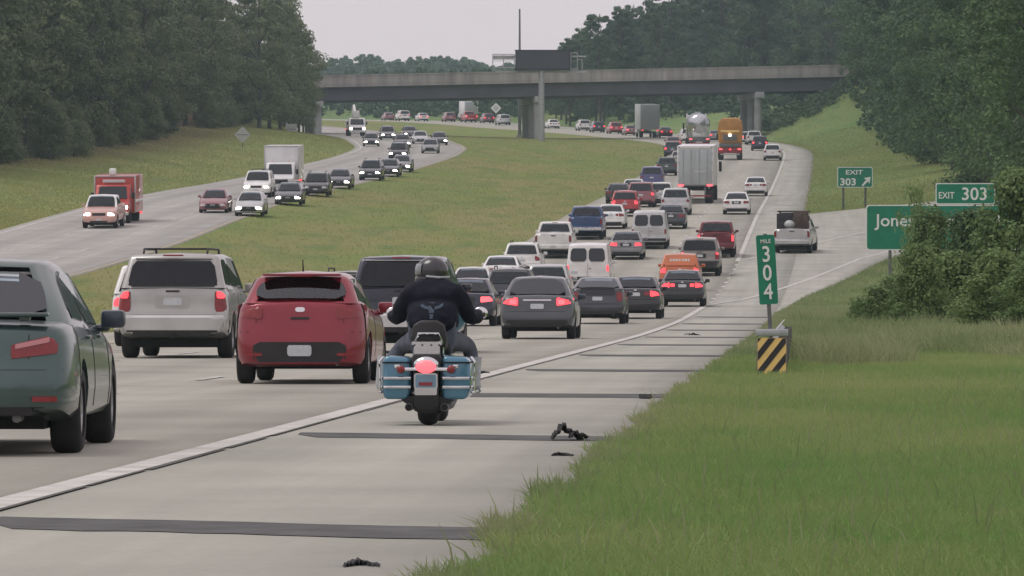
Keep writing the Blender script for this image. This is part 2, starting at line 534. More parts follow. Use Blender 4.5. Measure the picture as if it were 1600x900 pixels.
def strip_mesh(name, cols_u, base, Ys, dz, m, uvs=None, skirt=True, parent=None, zoff=None):
    """a sheet following a road; cols_u: list of functions/numbers giving X offset from base(Y)"""
    Ys = np.asarray(Ys, float)
    U = np.stack([(c(Ys) if callable(c) else np.full(len(Ys), float(c))) for c in cols_u], 1)
    X = base(Ys)[:, None] + U
    Y = np.repeat(Ys[:, None], U.shape[1], 1)
    Z = G(X, Y) + dz
    if skirt:
        X = np.concatenate([X[:, :1], X, X[:, -1:]], 1); Y = np.concatenate([Y[:, :1], Y, Y[:, -1:]], 1)
        Z = np.concatenate([Z[:, :1] - .3, Z, Z[:, -1:] - .3], 1); U = np.concatenate([U[:, :1], U, U[:, -1:]], 1)
    n, c = X.shape
    fs = grid_faces(0, n, 0, c, c)
    me = np_mesh(name, np.stack([X, Y, Z], -1).reshape(-1, 3), fs, True)
    uvl = me.uv_layers.new(name="UVMap")
    vi = fs.ravel()
    uvl.data.foreach_set('uv', np.stack([U.ravel()[vi], Y.ravel()[vi]], 1).ravel().astype(np.float32))
    return link(name, me, parent, m)

rY = rows[rows <= 1200]
road = strip_mesh("road", [lambda y: -LW(y), -10.97, -9.1, -7.32, -5.5, -3.66, -1.83, 0], XR, rY, 0.02, M['road'])
tag(road, kind='structure')
shoulder = strip_mesh("road_shoulder", [0, 1.5, 3.05], XR, rY, 0.0195, M['shoulder'])
tag(shoulder, kind='structure')
oncoming = strip_mesh("oncoming_road", [-12, -11.4, -9, -7.3, -5.5, -3.66, -1.8, 0], XL, rY, 0.02, M['far_road'])
tag(oncoming, kind='structure')
rampY = np.arange(206, 560, 3.0)
ramp = strip_mesh("exit_ramp", [lambda y: UL(y), lambda y: UL(y) * .75 + UR(y) * .25, lambda y: (UL(y) + UR(y)) / 2, lambda y: UL(y) * .25 + UR(y) * .75, UR], XR, rampY, 0.024, M['shoulder'])
tag(ramp, kind='structure')

def line(name, base, u, w, y0, y1, m, parent, dz=0.03, step=3.0, kind=None):
    Ys = np.arange(y0, y1 + step * .5, step) if y1 - y0 > step else np.array([y0, y1])
    uf = u if callable(u) else (lambda y: np.full_like(y, u))
    o = strip_mesh(name, [lambda y: uf(y) - w / 2, lambda y: uf(y) + w / 2], base, Ys, dz, m, None, False, parent)
    if kind: o['kind'] = kind
    return o
line("fog_line", XR, -0.09, .23, -60, 232, M['white_paint'], road)
line("fog_line", XR, -0.05, .24, 297, 1200, M['white_paint'], road)
line("fog_line", XR, lambda y: np.interp(y, [232, 243, 300, 347, 560], [-.1, 1.3, 6.2, 13.2, 45]), .22, 234, 556, M['white_paint'], ramp, .034)
line("fog_line", XR, lambda y: .154 * (y - 297), .24, 299, 470, M['white_paint'], ramp, .038)
line("edge_line", XR, -11.1, .16, -60, 1200, M['yellow_paint'], road)
for k, d in enumerate(np.arange(237, 296, 6)):
    line("lane_dash", XR, 0.0, .2, d, d + 1.6, M['white_paint'], road)
for u in (-3.66, -7.32):
    for d in np.arange(40 if u > -5 else 46, 520, 12.2):
        line("lane_dash", XR, u, .13, d, d + 3.0, M['white_paint'], road)
line("edge_line", XL, -11.35, .2, 180, 1100, M['white_paint'], oncoming)
line("edge_line", XL, -.25, .16, 180, 1100, M['yellow_paint'], oncoming)
for u in (-3.9, -7.6):
    for d in np.arange(280, 640, 12.2):
        line("lane_dash", XL, u, .13, d, d + 3.0, M['white_paint'], oncoming)
# seam between lane and shoulder: a broken sealed crack
rs = random.Random(4)
yy = 25.0
while yy < 180:
    l = rs.uniform(2, 6)
    line("sealed_seam", XR, .045 + rs.uniform(-.008, .008), .02 + rs.uniform(0, .022), yy, yy + l, M['seam'], shoulder, .028, step=1.0)
    yy += l + rs.uniform(-.1, .5)
M['strip2'] = mat("worn_rumble_strip", (.30, .285, .265), .9, vary=.2, scale=2)
# rumble strips let into the shoulder
for d in [11.0, 29.6, 47.7, 65.6, 85.6, 104.5, 124, 143, 162, 181, 200]:
    ln = 1.45 if d < 40 else 1.5 if d < 60 else rs.uniform(2.2, 2.9)
    n = 15
    us = np.linspace(.24, 2.95, n)
    x = XR(np.array([d]))[0] + us
    jit = np.cumsum([rs.uniform(-.05, .05) for _ in us])
    y0 = d + .6 + ln / 2 - (us - .2) * (.55 if d < 60 else .35) + jit
    y1 = y0 - ln * np.clip((us - .1) * 3, .5, 1) + np.array([rs.uniform(-.05, .05) for _ in us])
    V = np.concatenate([np.stack([x, y1, np.full(n, .0235)], 1), np.stack([x, y0, np.full(n, .0235)], 1)])
    Fc = np.array([(i, i + 1, i + 1 + n, i + n) for i in range(n - 1)])
    V[:, 2] += G(V[:, 0], V[:, 1])
    link("rumble_strip", np_mesh("rumble_strip", V, Fc), shoulder, M['strip'])
for d in np.arange(385, 640, 18.5):
    line("rumble_strip", XR, 1.65, 2.2, d, d + 1.5, M['strip2'], shoulder, .026)

# ------------------------------------------------------------------ overpass
def zdeck(x): return 27.45 + P(BY) - 20.95 + 0.0 + (x + 30) * 0.0205       # underside of deck slab
br = empty("overpass_bridge", (0, BY, float(P(BY))), "long grey concrete and girder overpass crossing the whole highway", "bridge")
def bpart(name, m, b, **k):
    o = b.obj(name, m, br, **k)
    o.location = Vector((0, 0, 0)) - br.location
    return o
ROT = -0.02
bx0, bx1, bw = -72.0, 66.0, 12.0
zd0, zd1 = zdeck(bx0), zdeck(bx1)
def beam(y0, y1, h0, h1, x0=bx0, x1=bx1):
    """a long beam between two x, following the deck slope; heights relative to deck underside"""
    b = MB()
    n = 14
    vs = []
    for i in range(n + 1):
        x = x0 + (x1 - x0) * i / n
        z = zdeck(x)
        vs += [(x, y0, z + h0), (x, y1, z + h0), (x, y1, z + h1), (x, y0, z + h1)]
    fs = [(0, 1, 2, 3), tuple(4 * n + k for k in (3, 2, 1, 0))]
    for i in range(n):
        a = 4 * i
        for k in range(4):
            fs.append((a + k, a + (k + 1) % 4, a + 4 + (k + 1) % 4, a + 4 + k))
    return b.add(vs, fs)
yb = BY - bw / 2
bpart("deck", M['conc'], beam(yb, yb + bw, 0, .32), smooth=False)
bpart("parapet", M['conc'], beam(yb - .03, yb + .35, .322, 1.45), smooth=False)
bpart("parapet", M['conc'], beam(yb + bw - .35, yb + bw + .03, .322, 1.45), smooth=False)
bpart("coping", M['conc'], beam(yb - .10, yb + .42, 1.452, 1.58), smooth=False)
for k in range(6):
    y = yb + 1.0 + k * (bw - 2.0) / 5
    g = beam(y - .22, y + .22, -.14, -.003)
    w = beam(y - .10, y + .10, -1.5, -.142)
    f = beam(y - .32, y + .32, -1.72, -1.503)
    for q in (w, f): g.add(q.v, q.f)
    bpart("girder", M['concd'], g, smooth=False)
for (xc, nm) in ((-26.3, 0), (2.6, 1), (31.6, 2)):
    z = zdeck(xc) - 1.73
    sk = -0.17
    cap = MB().box((0, 0, 0), (1.15, bw - .4, .8))
    o = cap.obj("pier_cap", M['pier'], br, bevel=.05)
    o.rotation_euler = (0, 0, sk * -1)
    o.location = Vector((xc, BY, z - .405)) - br.location
    for q in (-1, 0, 1):
        yy_ = BY + q * 4.3
        x = xc - q * 4.3 * math.tan(sk) * -1
        gz = float(G(x, yy_)) - .5
        b = MB().cyl((x, yy_, gz), (x, yy_, z - .807), .52, n=20)
        bpart("column", M['pier'], b)
# abutment back walls at both ends
for xa in (43.5, -42.5):
    z = zdeck(xa)
    b = MB().box((xa, BY, z - 2.9), (1.2, bw + 1, 2.3))
    bpart("abutment", M['conc'], b, smooth=False)

# ------------------------------------------------------------------ message sign on its post in the median
dp = spot(846, 722)
ds = empty("message_sign", dp, "dark blank electronic message board on a tall grey post before the overpass", "road sign")
zs = EYE + (450 - 94) * dp.y / F - dp.z       # centre height above ground
W_, H_ = 6.9, 2.55
cx = (848 - 846) * dp.y / F
MB().cyl((0, 0, -.6), (0, 0, zs - H_ / 2), .42, .36, n=20).obj("post", M['galv'], ds)
MB().box((cx, -.15, zs), (W_, 1.0, H_)).obj("cabinet", M['black'], ds, bevel=.06)
b = MB().box((cx, -.67, zs), (W_ - .3, .03, H_ - .35)); b.obj("display", mat("unlit_display", (.045, .045, .06), .45, vary=.1), ds)
MB().box((cx, -.66, zs + H_ / 2 - .07), (W_ + .1, .12, .13)).obj("hood", M['black'], ds)
MB().box((cx - .2, .6, zs - H_ / 2 - .15), (11.5, .25, .25)).box((cx - .2, .6, zs + .5), (11.3, .2, .2)).obj("truss_beam", M['galv'], ds)
# walkways with rails on both sides
def rails(x0, x1, z0, z1, n):
    b = MB()
    for i in range(n + 1):
        x = x0 + (x1 - x0) * i / n
        b.box((x, .55, (z0 + z1) / 2), (.1, .1, z1 - z0))
    b.box(((x0 + x1) / 2, .55, z1), (abs(x1 - x0) + .1, .12, .1)).box(((x0 + x1) / 2, .55, (z0 + z1) / 2), (abs(x1 - x0), .06, .06))
    b.box(((x0 + x1) / 2, .55, z0), (abs(x1 - x0) + .2, .9, .12))
    return b
rails(-6.1, -3.4, zs - .9, zs + .75, 2).obj("walkway", M['galv'], ds, smooth=False)
rails(3.7, 4.5, zs - 1.1, zs + .95, 1).box((5.1, .55, zs - .5), (.1, .1, 1.2)).box((4.8, .55, zs + .1), (.7, .08, .08)).obj("walkway", M['galv'], ds, smooth=False)
MB().box((-4.75, .5, zs + .35), (2.7, .25, .5)).obj("equipment_box", M['pier'], ds)
ap = spot(812, 775)
a_ = empty("radio_mast", ap, "thin dark mast rising high behind the message board", "mast")
ztop = EYE + (450 - 14) * ap.y / F - ap.z
MB().cyl((0, 0, -.3), (0, 0, ztop), .24, .11, n=10).obj("pole", M['dgalv'], a_)
MB().box((0, 0, .1), (.8, .8, .5)).obj("footing", M['conc'], a_)
# ------------------------------------------------------------------ trees
def set_tint(me, val):
    a = me.attributes.new('tint', 'FLOAT', 'POINT')
    a.data.foreach_set('value', np.asarray(val, np.float32))

def leaf_quads(rng, C, size, N0=None):
    """one rhombic leaf cluster per centre; N0 = outward direction of the clump, so that clumps shade like leafy masses"""
    n = len(C)
    nr_ = rng.normal(size=(n, 3)) * .55
    if N0 is not None: nr_ = nr_ + N0 + np.array([0, 0, .45])
    nr_ /= np.linalg.norm(nr_, axis=1)[:, None] + 1e-9
    a = rng.normal(size=(n, 3)); a -= nr_ * (a * nr_).sum(1)[:, None]; a /= np.linalg.norm(a, axis=1)[:, None] + 1e-9
    b = np.cross(nr_, a)
    s = size * rng.uniform(.55, 1.35, n)[:, None]
    w = s * rng.uniform(.45, .75, n)[:, None]
    V = np.stack([C - a * s * .5, C + b * w * .5, C + a * s * .5, C - b * w * .5], 1).reshape(-1, 3)
    Fc = np.arange(4 * n).reshape(n, 4)
    return V, Fc

def crown_points(rng, kind, h, r, zb, nclump, per):
    C = []; T = []; centres = []; NN = []
    for i in range(nclump):
        f = (i + rng.uniform()) / nclump
        if kind == 'pine': env = r * (0.35 + .65 * math.sin(math.pi * min(1, .25 + f * .72))) * rng.uniform(.7, 1.1)
        elif kind == 'cone': env = r * (1 - f) ** .8
        elif kind == 'shrub': env = r * max(.12, (1 - f ** 2.2)) ** .6 * rng.uniform(.55, 1.15)
        else: env = r * math.sqrt(max(.02, 1 - (2 * f - .85) ** 2 / 1.35)) * rng.uniform(.75, 1.15)
        th = rng.uniform(0, 2 * math.pi)
        rad = env * math.sqrt(rng.uniform(.08, 1.0))
        c = np.array([rad * math.cos(th), rad * math.sin(th), zb + f * (h - zb)])
        cr = max(.12 * r, r * rng.uniform(.20, .42)) * (1.1 - .45 * f if kind != 'shrub' else 1)
        centres.append((c, cr))
        m = int(per * rng.uniform(.6, 1.4))
        p = rng.normal(size=(m, 3)); p /= np.linalg.norm(p, axis=1)[:, None]
        p *= (rng.uniform(0, 1, (m, 1)) ** .45) * cr
        NN.append(p / (np.linalg.norm(p, axis=1)[:, None] + 1e-9))
        p[:, 2] *= .62
        C.append(c + p)
        T.append(np.full(m, rng.uniform(0, 1)) * .6 + rng.uniform(0, .4, m))
    return np.concatenate(C), np.concatenate(T), centres, np.concatenate(NN)

def tree_meshes(seed, kind, h, r, zb, nclump, per, leaf):
    rng = np.random.default_rng(seed)
    C, T, cen, NN = crown_points(rng, kind, h, r, zb, nclump, per)
    V, Fc = leaf_quads(rng, C, leaf, NN)
    me = np_mesh("crown", V, Fc)
    set_tint(me, np.repeat(T, 4))
    b = MB()
    tr = max(.03, h * .014)
    bend = rng.uniform(-.02, .02, 2) * h
    pts = [Vector((bend[0] * (t * t), bend[1] * (t * t), -.6 + (h * .93 + .6) * t)) for t in (0, .06, .3, .6, .85, 1)]
    if kind != 'shrub':
        b.tube(pts, [tr * 1.5, tr * 1.05, tr * .85, tr * .6, tr * .3, tr * .1], 8)
    for c, cr in cen[::max(1, len(cen) // 14)]:
        z0 = max(zb * .5 if kind == 'shrub' else zb * .9, c[2] - (abs(c[0]) + abs(c[1])) * (.5 if kind != 'cone' else .1))
        t = z0 / h
        p0 = Vector((bend[0] * t * t, bend[1] * t * t, z0))
        if kind == 'shrub': p0 = Vector((rng.uniform(-.1, .1), rng.uniform(-.1, .1), -.1))
        c = Vector(c)
        b.tube([p0, p0.lerp(c, .5) + Vector((0, 0, .06 * h)), c], [tr * .4, tr * .25, tr * .08], 5, False)
    return me, b.mesh("trunk", recalc=False)

def make_kind(kind, seeds, h, r, zb, nc_, per, leaf):
    return [tree_meshes(s, kind, h * k, r * k2, zb, nc_, per, leaf) for s, k, k2 in seeds]
PINE = make_kind('pine', [(1, 1, 1), (2, 1.05, .9), (3, .93, 1.1), (4, 1.0, 1.05), (5, .97, .95)], 19, 3.4, 4.5, 60, 150, .36)
BROAD = make_kind('oval', [(11, 1, 1), (12, .95, 1.1), (13, 1.08, .95), (14, 1.0, 1.0)], 17, 4.2, 1.6, 66, 160, .34)
NEARB = make_kind('oval', [(21, 1, 1), (22, 1.1, .95), (23, .92, 1.1)], 15, 3.6, .6, 100, 170, .22)
CONE = make_kind('cone', [(31, 1, 1)], 11, 2.4, .8, 60, 60, .4)
SHRUB = make_kind('shrub', [(41, 1, 1), (42, 1.1, .95), (43, .9, 1.1), (44, 1, 1)], 3.4, 1.5, .15, 120, 90, .135)
SPRIG = make_kind('shrub', [(61, 1, 1)], 3.4, 1.5, .15, 60, 42, .12)
LOW = make_kind('shrub', [(51, 1, 1), (52, .9, 1.1)], 1.6, 1.0, .05, 75, 80, .10)

def tree(name, meshes, x, y, s, rz, leaf, label, cat, group, sz=1.0, parts=('crown', 'trunk')):
    t = empty(name, (x, y, float(G(x, y)) - .05), label, cat, group, (0, 0, rz))
    t.scale = (s, s, s * sz)
    c = bpy.data.objects.new(parts[0], meshes[0]); COL.objects.link(c); c.parent = t
    if not meshes[0].materials: meshes[0].materials.append(leaf)
    elif meshes[0].materials[0] is not leaf:
        c.material_slots[0].link = 'OBJECT'; c.material_slots[0].material = leaf
    k = bpy.data.objects.new(parts[1], meshes[1]); COL.objects.link(k); k.parent = t
    if not meshes[1].materials: meshes[1].materials.append(M['bark'])
    return t
rt = random.Random(7)
# left-hand wood along the oncoming road
edge = [(330, -47), (430, -39), (520, -36.5), (620, -34.5), (700, -33.5), (735, -33.0)]
ex, ey = zip(*edge)
y = 395.0
k = 0
while y < 735:
    x = float(np.interp(y, ex, ey))
    for row in range(3):
        xx = x - row * 4.6 - rt.uniform(0, 2.6) - (1.2 if row == 0 else 0)
        yy_ = y + rt.uniform(-3, 3) + row * 3
        use = PINE if (rt.random() < .55) else BROAD
        s = rt.uniform(.88, 1.12) * (1.0 if yy_ < 690 else .85)
        if row == 0 and rt.random() < .12: continue
        tree("pine_tree" if use is PINE else "broadleaf_tree", rt.choice(use), xx, yy_, s, rt.uniform(0, 6.28), M['pine'],
             "tall dark pine standing in the wood left of the oncoming lanes" if use is PINE else "dense dark broadleaf tree standing in the wood left of the oncoming lanes",
             "tree", "pines in the left-hand wood" if use is PINE else "broadleaf trees in the left-hand wood")
    y += rt.uniform(7.5, 11)
tree("pine_tree", PINE[2], -30.6, 742, .74, 1.0, M['pine'], "last pine at the right-hand end of the left wood, against the sky beside the overpass", "tree", None)
tree("pine_tree", PINE[0], -34.5, 750, .85, 2.0, M['pine'], "shaggy pine right behind the last pine beside the left end of the overpass", "tree", None)
for (px, D, sc) in [(452, 722, .86), (467, 738, .68), (438, 712, .95), (421, 700, 1.0), (458, 745, .78), (405, 690, 1.0), (474, 748, .5), (445, 735, .9)]:
    p = spot(px, D)
    tree("broadleaf_tree", rt.choice(BROAD), p.x, p.y, sc * 1.08, rt.uniform(0, 6.28), M['pine'], "dark tree in the cluster that hides the left end of the overpass", "tree", "trees hiding the left end of the overpass")
# understorey at the foot of the left wood
for i in range(44):
    y = rt.uniform(380, 745)
    x = float(np.interp(y, ex, ey)) + rt.uniform(-1.5, 1.2)
    tree("shrub", rt.choice(SHRUB), x, y, rt.uniform(.7, 1.3), rt.uniform(0, 6.28), M['pine'], "low bush at the foot of the left-hand wood", "bush", "bushes at the foot of the left wood", parts=('foliage', 'stem'))

# hillside wood to the right beyond the overpass
top = [(868, 84), (880, 74), (900, 55), (950, 36), (1000, 21), (1060, 4), (1150, -22), (1330, -60)]
for i in range(78):
    px = 868 + (1330 - 868) * (i + rt.random()) / 78
    D = rt.uniform(905, 1060)
    p = spot(px, D)
    want = EYE + (450 - np.interp(px, *zip(*top)) - rt.uniform(-5, 16)) * D / F - p.z
    ms = rt.choice(BROAD + PINE[:2])
    s0 = 17.5
    s = max(.5, want / s0)
    tree("hillside_tree", ms, p.x, p.y, s, rt.uniform(0, 6.28), M['far_leaf'], "hazy green tree in the wood on the rise beyond the overpass", "tree", "trees on the rise beyond the overpass", sz=1.0)
p = spot(1254, 800)
tree("conifer", CONE[0], p.x, p.y, 1.0, 0, M['far_leaf'], "pale pointed conifer behind the right end of the overpass", "tree", None, sz=1.0)
p = spot(1284, 815)
tree("conifer", CONE[0], p.x, p.y, .9, 2, M['far_leaf'], "smaller slim conifer just right of the pale pointed one behind the overpass", "tree", None)

# dark wood to the right of the grass bank
for i in range(34):
    f = i / 33
    D = 790 - 290 * f + rt.uniform(-12, 12)
    px = 1350 + 122 * f ** 1.2 + rt.uniform(0, 150) * (.4 + .6 * (i % 3) / 2)
    p = spot(px, D)
    tree("broadleaf_tree", rt.choice(BROAD), p.x, p.y, rt.uniform(1.05, 1.4), rt.uniform(0, 6.28), M['broad'], "tall dark tree in the wood above the grass bank right of the exit", "tree", "dark trees above the right-hand bank")
for (px, D, sc) in [(1362, 742, .95), (1372, 735, 1.1), (1340, 748, .62), (1392, 730, 1.15)]:
    p = spot(px, D)
    tree("broadleaf_tree", rt.choice(BROAD), p.x, p.y, sc, rt.uniform(0, 6.28), M['broad'], "dark tree hiding the right end of the overpass", "tree", "trees hiding the right end of the overpass")
# nearer trees by the frame's right edge
for i, (px, D, s) in enumerate([(1490, 470, 1.25), (1540, 440, 1.25), (1585, 420, 1.3), (1640, 430, 1.3), (1530, 385, 1.2), (1590, 370, 1.2), (1650, 380, 1.2), (1600, 330, 1.1), (1660, 330, 1.15), (1720, 360, 1.2), (1625, 285, 1.0), (1690, 290, 1.05), (1745, 300, 1.1), (1560, 410, 1.25), (1700, 410, 1.3), (1465, 500, 1.3), (1512, 500, 1.3), (1580, 500, 1.3)]):
    p = spot(px, D)
    tree("broadleaf_tree", NEARB[i % 3], p.x, p.y, s, rt.uniform(0, 6.28), M['broad'], "big dark green tree behind the bushes and the large exit sign", "tree", "dark trees behind the large exit sign")

# distant wood beyond the overpass: one mass that nobody could count
def mass(seed, n, fn, leafsize, name, m, label, per=150, flat=.62):
    rng = np.random.default_rng(seed)
    Cs = []; Ts = []; Ns = []
    for i in range(n):
        x, y, h, r = fn(rng)
        z = float(G(x, y))
        C, T, _, N_ = crown_points(rng, 'oval', h, r, 0, 14, per // 14); Ns.append(N_)
        Cs.append(C + np.array([x, y, z])); Ts.append(T * .6 + rng.uniform(0, .4))
    C = np.concatenate(Cs); T = np.concatenate(Ts)
    V, Fc = leaf_quads(rng, C, leafsize, np.concatenate(Ns))
    me = np_mesh(name, V, Fc); set_tint(me, np.repeat(T, 4))
    o = link(name, me, None, m)
    return tag(o, label, "wood", None, 'stuff')
sky_top = [(380, 100), (470, 100), (500, 97), (530, 88), (560, 84), (585, 88), (600, 97), (640, 90), (680, 88), (720, 92), (760, 100), (850, 96), (900, 60), (1200, 60)]
def fw(rng):
    px = rng.uniform(380, 1210); D = rng.uniform(1700, 1930)
    x = (px - 800) * D / F
    h = EYE + (450 - np.interp(px, *zip(*sky_top)) - rng.uniform(-1, 16)) * D / F - float(G(x, D))
    return x, D, max(5, h), rng.uniform(3.2, 5.5)
mass(3, 330, fw, 1.4, "distant_wood", M['far_leaf'], "hazy far-off wood seen under and over the overpass", per=420)
def fq(rng):
    while True:
        D = rng.uniform(800, 1250) if rng.uniform() < .6 else rng.uniform(1000, 1250); px = rng.uniform(470, 1230); x = (px - 800) * D / F
        if x > XR(D) + (8 if D < 1000 else 5.5): break
    h = EYE + (450 - rng.uniform(106, 128)) * D / F - float(G(x, D))
    return x, D, max(3, h), rng.uniform(2.2, 3.6)
mass(8, 380, fq, .8, "roadside_wood", M['far_leaf'], "hazy roadside wood behind the far queue, seen under the overpass", per=330)
def fb(rng):
    s_ = 1 if rng.uniform() < .5 else -1
    y = rng.uniform(-260, 10) if s_ > 0 else rng.uniform(-270, 330)
    x = XR(y) + rng.uniform(22, 40) if s_ > 0 else XL(y) - LWID - rng.uniform(14, 34)
    if rng.uniform() < .3: y, x = rng.uniform(-300, -270), rng.uniform(-70, 40)
    return float(x), float(y), rng.uniform(13, 20), rng.uniform(3, 4.5)
mass(9, 110, fb, 1.3, "near_wood", M['broad'], "wood lining the highway on both sides nearer than the picture shows", per=260)
# undergrowth on the right bank below the dark wood
def fu(rng):
    f = rng.uniform(); D = 800 - 310 * f
    px = 1318 + 140 * f ** 1.2 + rng.uniform(-6, 60)
    return (px - 800) * D / F, D, rng.uniform(1.5, 4.5), rng.uniform(1.2, 2.2)
mass(5, 80, fu, .5, "undergrowth", M['broad'], "dark undergrowth along the foot of the right-hand wood", per=260)
def fa(rng):
    px = rng.uniform(1182, 1330); D = rng.uniform(738, 800) if px > 1215 else rng.uniform(768, 800)
    return (px - 800) * D / F, D, rng.uniform(.8, 2.2), rng.uniform(1.0, 1.8)
mass(6, 190, fa, .4, "bank_scrub", M['far_leaf'], "low green scrub on the slope under the right end of the overpass", per=150)

# shrubs round the big exit sign
bush = [  # px, D, pixel row of its top, half width, kind, label
    (1398, 152, 425, 1.0, 'LOW', "rounded dark green bush left of the shrubs, in front of the big sign's post"),
    (1347, 160, 462, .55, 'LOW', "small low bush at the left end of the shrub row near the sign post"),
    (1428, 176, 276, .7, 'P', "slender sprigs of a shrub rising over the top edge of the large green sign"),
    (1456, 172, 312, 1.1, 'S', "leafy shrub hiding the middle of the large green exit sign"),
    (1514, 165, 316, 1.15, 'S', "tall dark shrub hiding the right end of the large green exit sign"),
    (1590, 150, 255, 1.35, 'S', "tallest shrub at the right edge of the picture beside the large exit sign"),
    (1494, 150, 386, 1.15, 'S', "middle shrub in front of the dark tall shrub right of the large sign"),
    (1560, 136, 380, .95, 'S', "shrub at the right edge in front of the tallest one"),
    (1436, 146, 372, .85, 'S', "bright leafy shrub just right of the rounded dark bush"),
    (1618, 122, 400, 1.0, 'S', "nearest shrub cut by the right edge of the picture"),
    (1665, 165, 280, 1.3, 'S', "shrub beyond the right edge beside the tallest shrub"),
    (1530, 180, 318, 1.0, 'S', "shrub right behind the large sign's right post"),
]
for i, (px, D, ty, w, k, lab) in enumerate(bush):
    p = spot(px, D)
    ms = (LOW[i % 2] if k == 'LOW' else SPRIG[0] if k == 'P' else SHRUB[i % 4])
    t = tree("shrub", ms, p.x, p.y, 1.0, rt.uniform(0, 6.28), M['shrub'] if i not in (4, 11) else M['broad'], lab, "bush", None, parts=('foliage', 'stem'))
    h0 = max(v.co.z for v in ms[0].vertices); r0 = 1.0 if k == 'LOW' else 1.5
    h = EYE + (450 - ty) * D / F - p.z
    t.scale = (w / r0 * 1.15, w / r0 * 1.15, h / h0)

# ------------------------------------------------------------------ grass
def blades(name, X, Y, h, w, lean, rng, m, label, cat="grass"):
    n = len(X)
    Z = G(X, Y)
    th = rng.uniform(0, 2 * math.pi, n)
    h = h * rng.uniform(.5, 1.35, n)
    a = np.stack([np.cos(th), np.sin(th) * .4, np.zeros(n)], 1)
    l = rng.normal(size=(n, 2)) * lean
    B = np.stack([X, Y, Z - .02], 1)
    tip = B + np.stack([l[:, 0] * h, l[:, 1] * h, h * (1 - .2 * np.abs(l[:, 0]))], 1)
    mid = B + np.stack([l[:, 0] * h * .35, l[:, 1] * h * .35, h * .55], 1)
    wv = a * (w * rng.uniform(.6, 1.4, n))[:, None]
    V = np.stack([B - wv * .5, B + wv * .5, mid + wv * .38, mid - wv * .38, tip], 1)
    V = V.reshape(-1, 3)
    i = np.arange(n)[:, None] * 5
    q = np.concatenate([i + np.array([[0, 1, 2]]), i + np.array([[0, 2, 3]]), i + np.array([[3, 2, 4]])], 0)
    me = np_mesh(name, V, q)
    base = .5 + .5 * np.sin(X * 1.3 + 2 * np.sin(Y * .21)) * np.sin(Y * .35 + X * .6)
    set_tint(me, np.repeat(np.clip(base * .6 + .5 * np.clip(np.sin(X * .5 + Y * .09) * np.sin(Y * .17 + 2), -.5, 1) + rng.uniform(-.3, .45, n), 0, 1), 5))
    o = link(name, me, None, m)
    return tag(o, label, cat, None, 'stuff')
rg = np.random.default_rng(12)
def verge_points(n, d0, d1, u0=2.95, pxmax=1780, power=1.0):
    D = d0 + (d1 - d0) * rg.uniform(0, 1, n) ** power
    xl_ = XR(D) + u0 + .10 * np.sin(D * .9) * np.sin(D * .37 + 1) + .06 * np.sin(D * 2.7) + np.abs(rg.normal(0, .07, n))
    xr_ = np.maximum((pxmax - 800) * D / F, xl_ + .5)
    X = xl_ + (xr_ - xl_) * rg.uniform(0, 1, n)
    return X, D
X, D = verge_points(150000, 22, 60)
blades("mown_grass", X, D, .11, .011, .55, rg, M['blade'], "short mown grass on the near verge in the foreground")
X, D = verge_points(2200, 24, 75)
blades("weed_stalks", X, D, .24, .012, .35, rg, M['weed'], "scattered taller weed stalks in the mown foreground grass")
X, D = verge_points(110000, 58, 100)
blades("mown_grass", X, D, .13, .016, .5, rg, M['blade'], "mown grass on the verge around the striped marker")
# ragged fringe along the pavement
D = 22 + 190 * rg.uniform(0, 1, 30000) ** 1.4
X = XR(D) + 2.98 + .10 * np.sin(D * .9) * np.sin(D * .37 + 1) + np.abs(rg.normal(0, .13, len(D))) - .04
lift = .6 + .55 * (np.sin(D * 1.7) * np.sin(D * .61) > .15)
blades("grass_fringe", X, D, .115 * lift, .012, .6, rg, M['weed'], "ragged taller grass fringing the edge of the shoulder")
# taller weeds on the bank right of the marker, in front of the shrubs
n = 90000
D = rg.uniform(88, 205, n); px = rg.uniform(1205, 1780, n); X = (px - 800) * D / F
low = np.maximum(XR(D) + UR(D) + .25, (1230 - 800) * D / F * 1.0)
keep = (X > low) & (D > 60 + 30 + 12 * np.sin(X * 2.0))
X, D = X[keep], D[keep]
blades("tall_weeds", X, D, .30 + .26 * np.clip(np.sin(X * 1.7 + D * .13) * np.sin(D * .31 + X), 0, 1), .026, .45, rg, M['weed'], "tall weedy grass on the bank right of the striped marker")
# verge further up beside the ramp and the gore
n = 70000
D = rg.uniform(100, 330, n)
X = XR(D) + UR(D) + .05 + rg.uniform(0, 1, n) ** 1.5 * 9
blades("verge_grass", X, D, .17, .03, .5, rg, M['weed'], "grass on the verge between the exit ramp and the large sign")
n = 60000
D = rg.uniform(378, 760, n); lo = XR(D) + np.where(D < 700, 2.9, 3.2)
hi = np.where(D < 470, np.maximum(lo + .2, XR(D) + .154 * (D - 297) - .8), lo + 16)
X = lo + (hi - lo) * rg.uniform(0, 1, n)
blades("bank_grass", X, D, .13, .07, .6, rg, M['mblade'], "grass in the gore and up the right-hand bank")
n = 45000
D = 120 + 640 * rg.uniform(0, 1, n) ** 1.0
a_0 = XL(D) + .15; a_1 = XR(D) - LW(D) - .1
X = a_0 + (a_1 - a_0) * rg.uniform(0, 1, n)
X = np.maximum(X, (-60 - 800) * D / F)
keep = X < a_1
blades("median_grass", X[keep], D[keep], .11, .06, .6, rg, M['mblade'], "olive grass on the wide median between the two carriageways")
n = 60000
D = rg.uniform(310, 740, n)
a_1 = XL(D) - LWID - .15; a_0 = np.maximum(np.interp(D, ex, ey) - 1.5, (-60 - 800) * D / F)
X = a_0 + (a_1 - a_0) * rg.uniform(0, 1, n)
blades("bank_grass", X, D, .13, .07, .6, rg, M['mblade'], "grass on the bank between the oncoming lanes and the left wood")
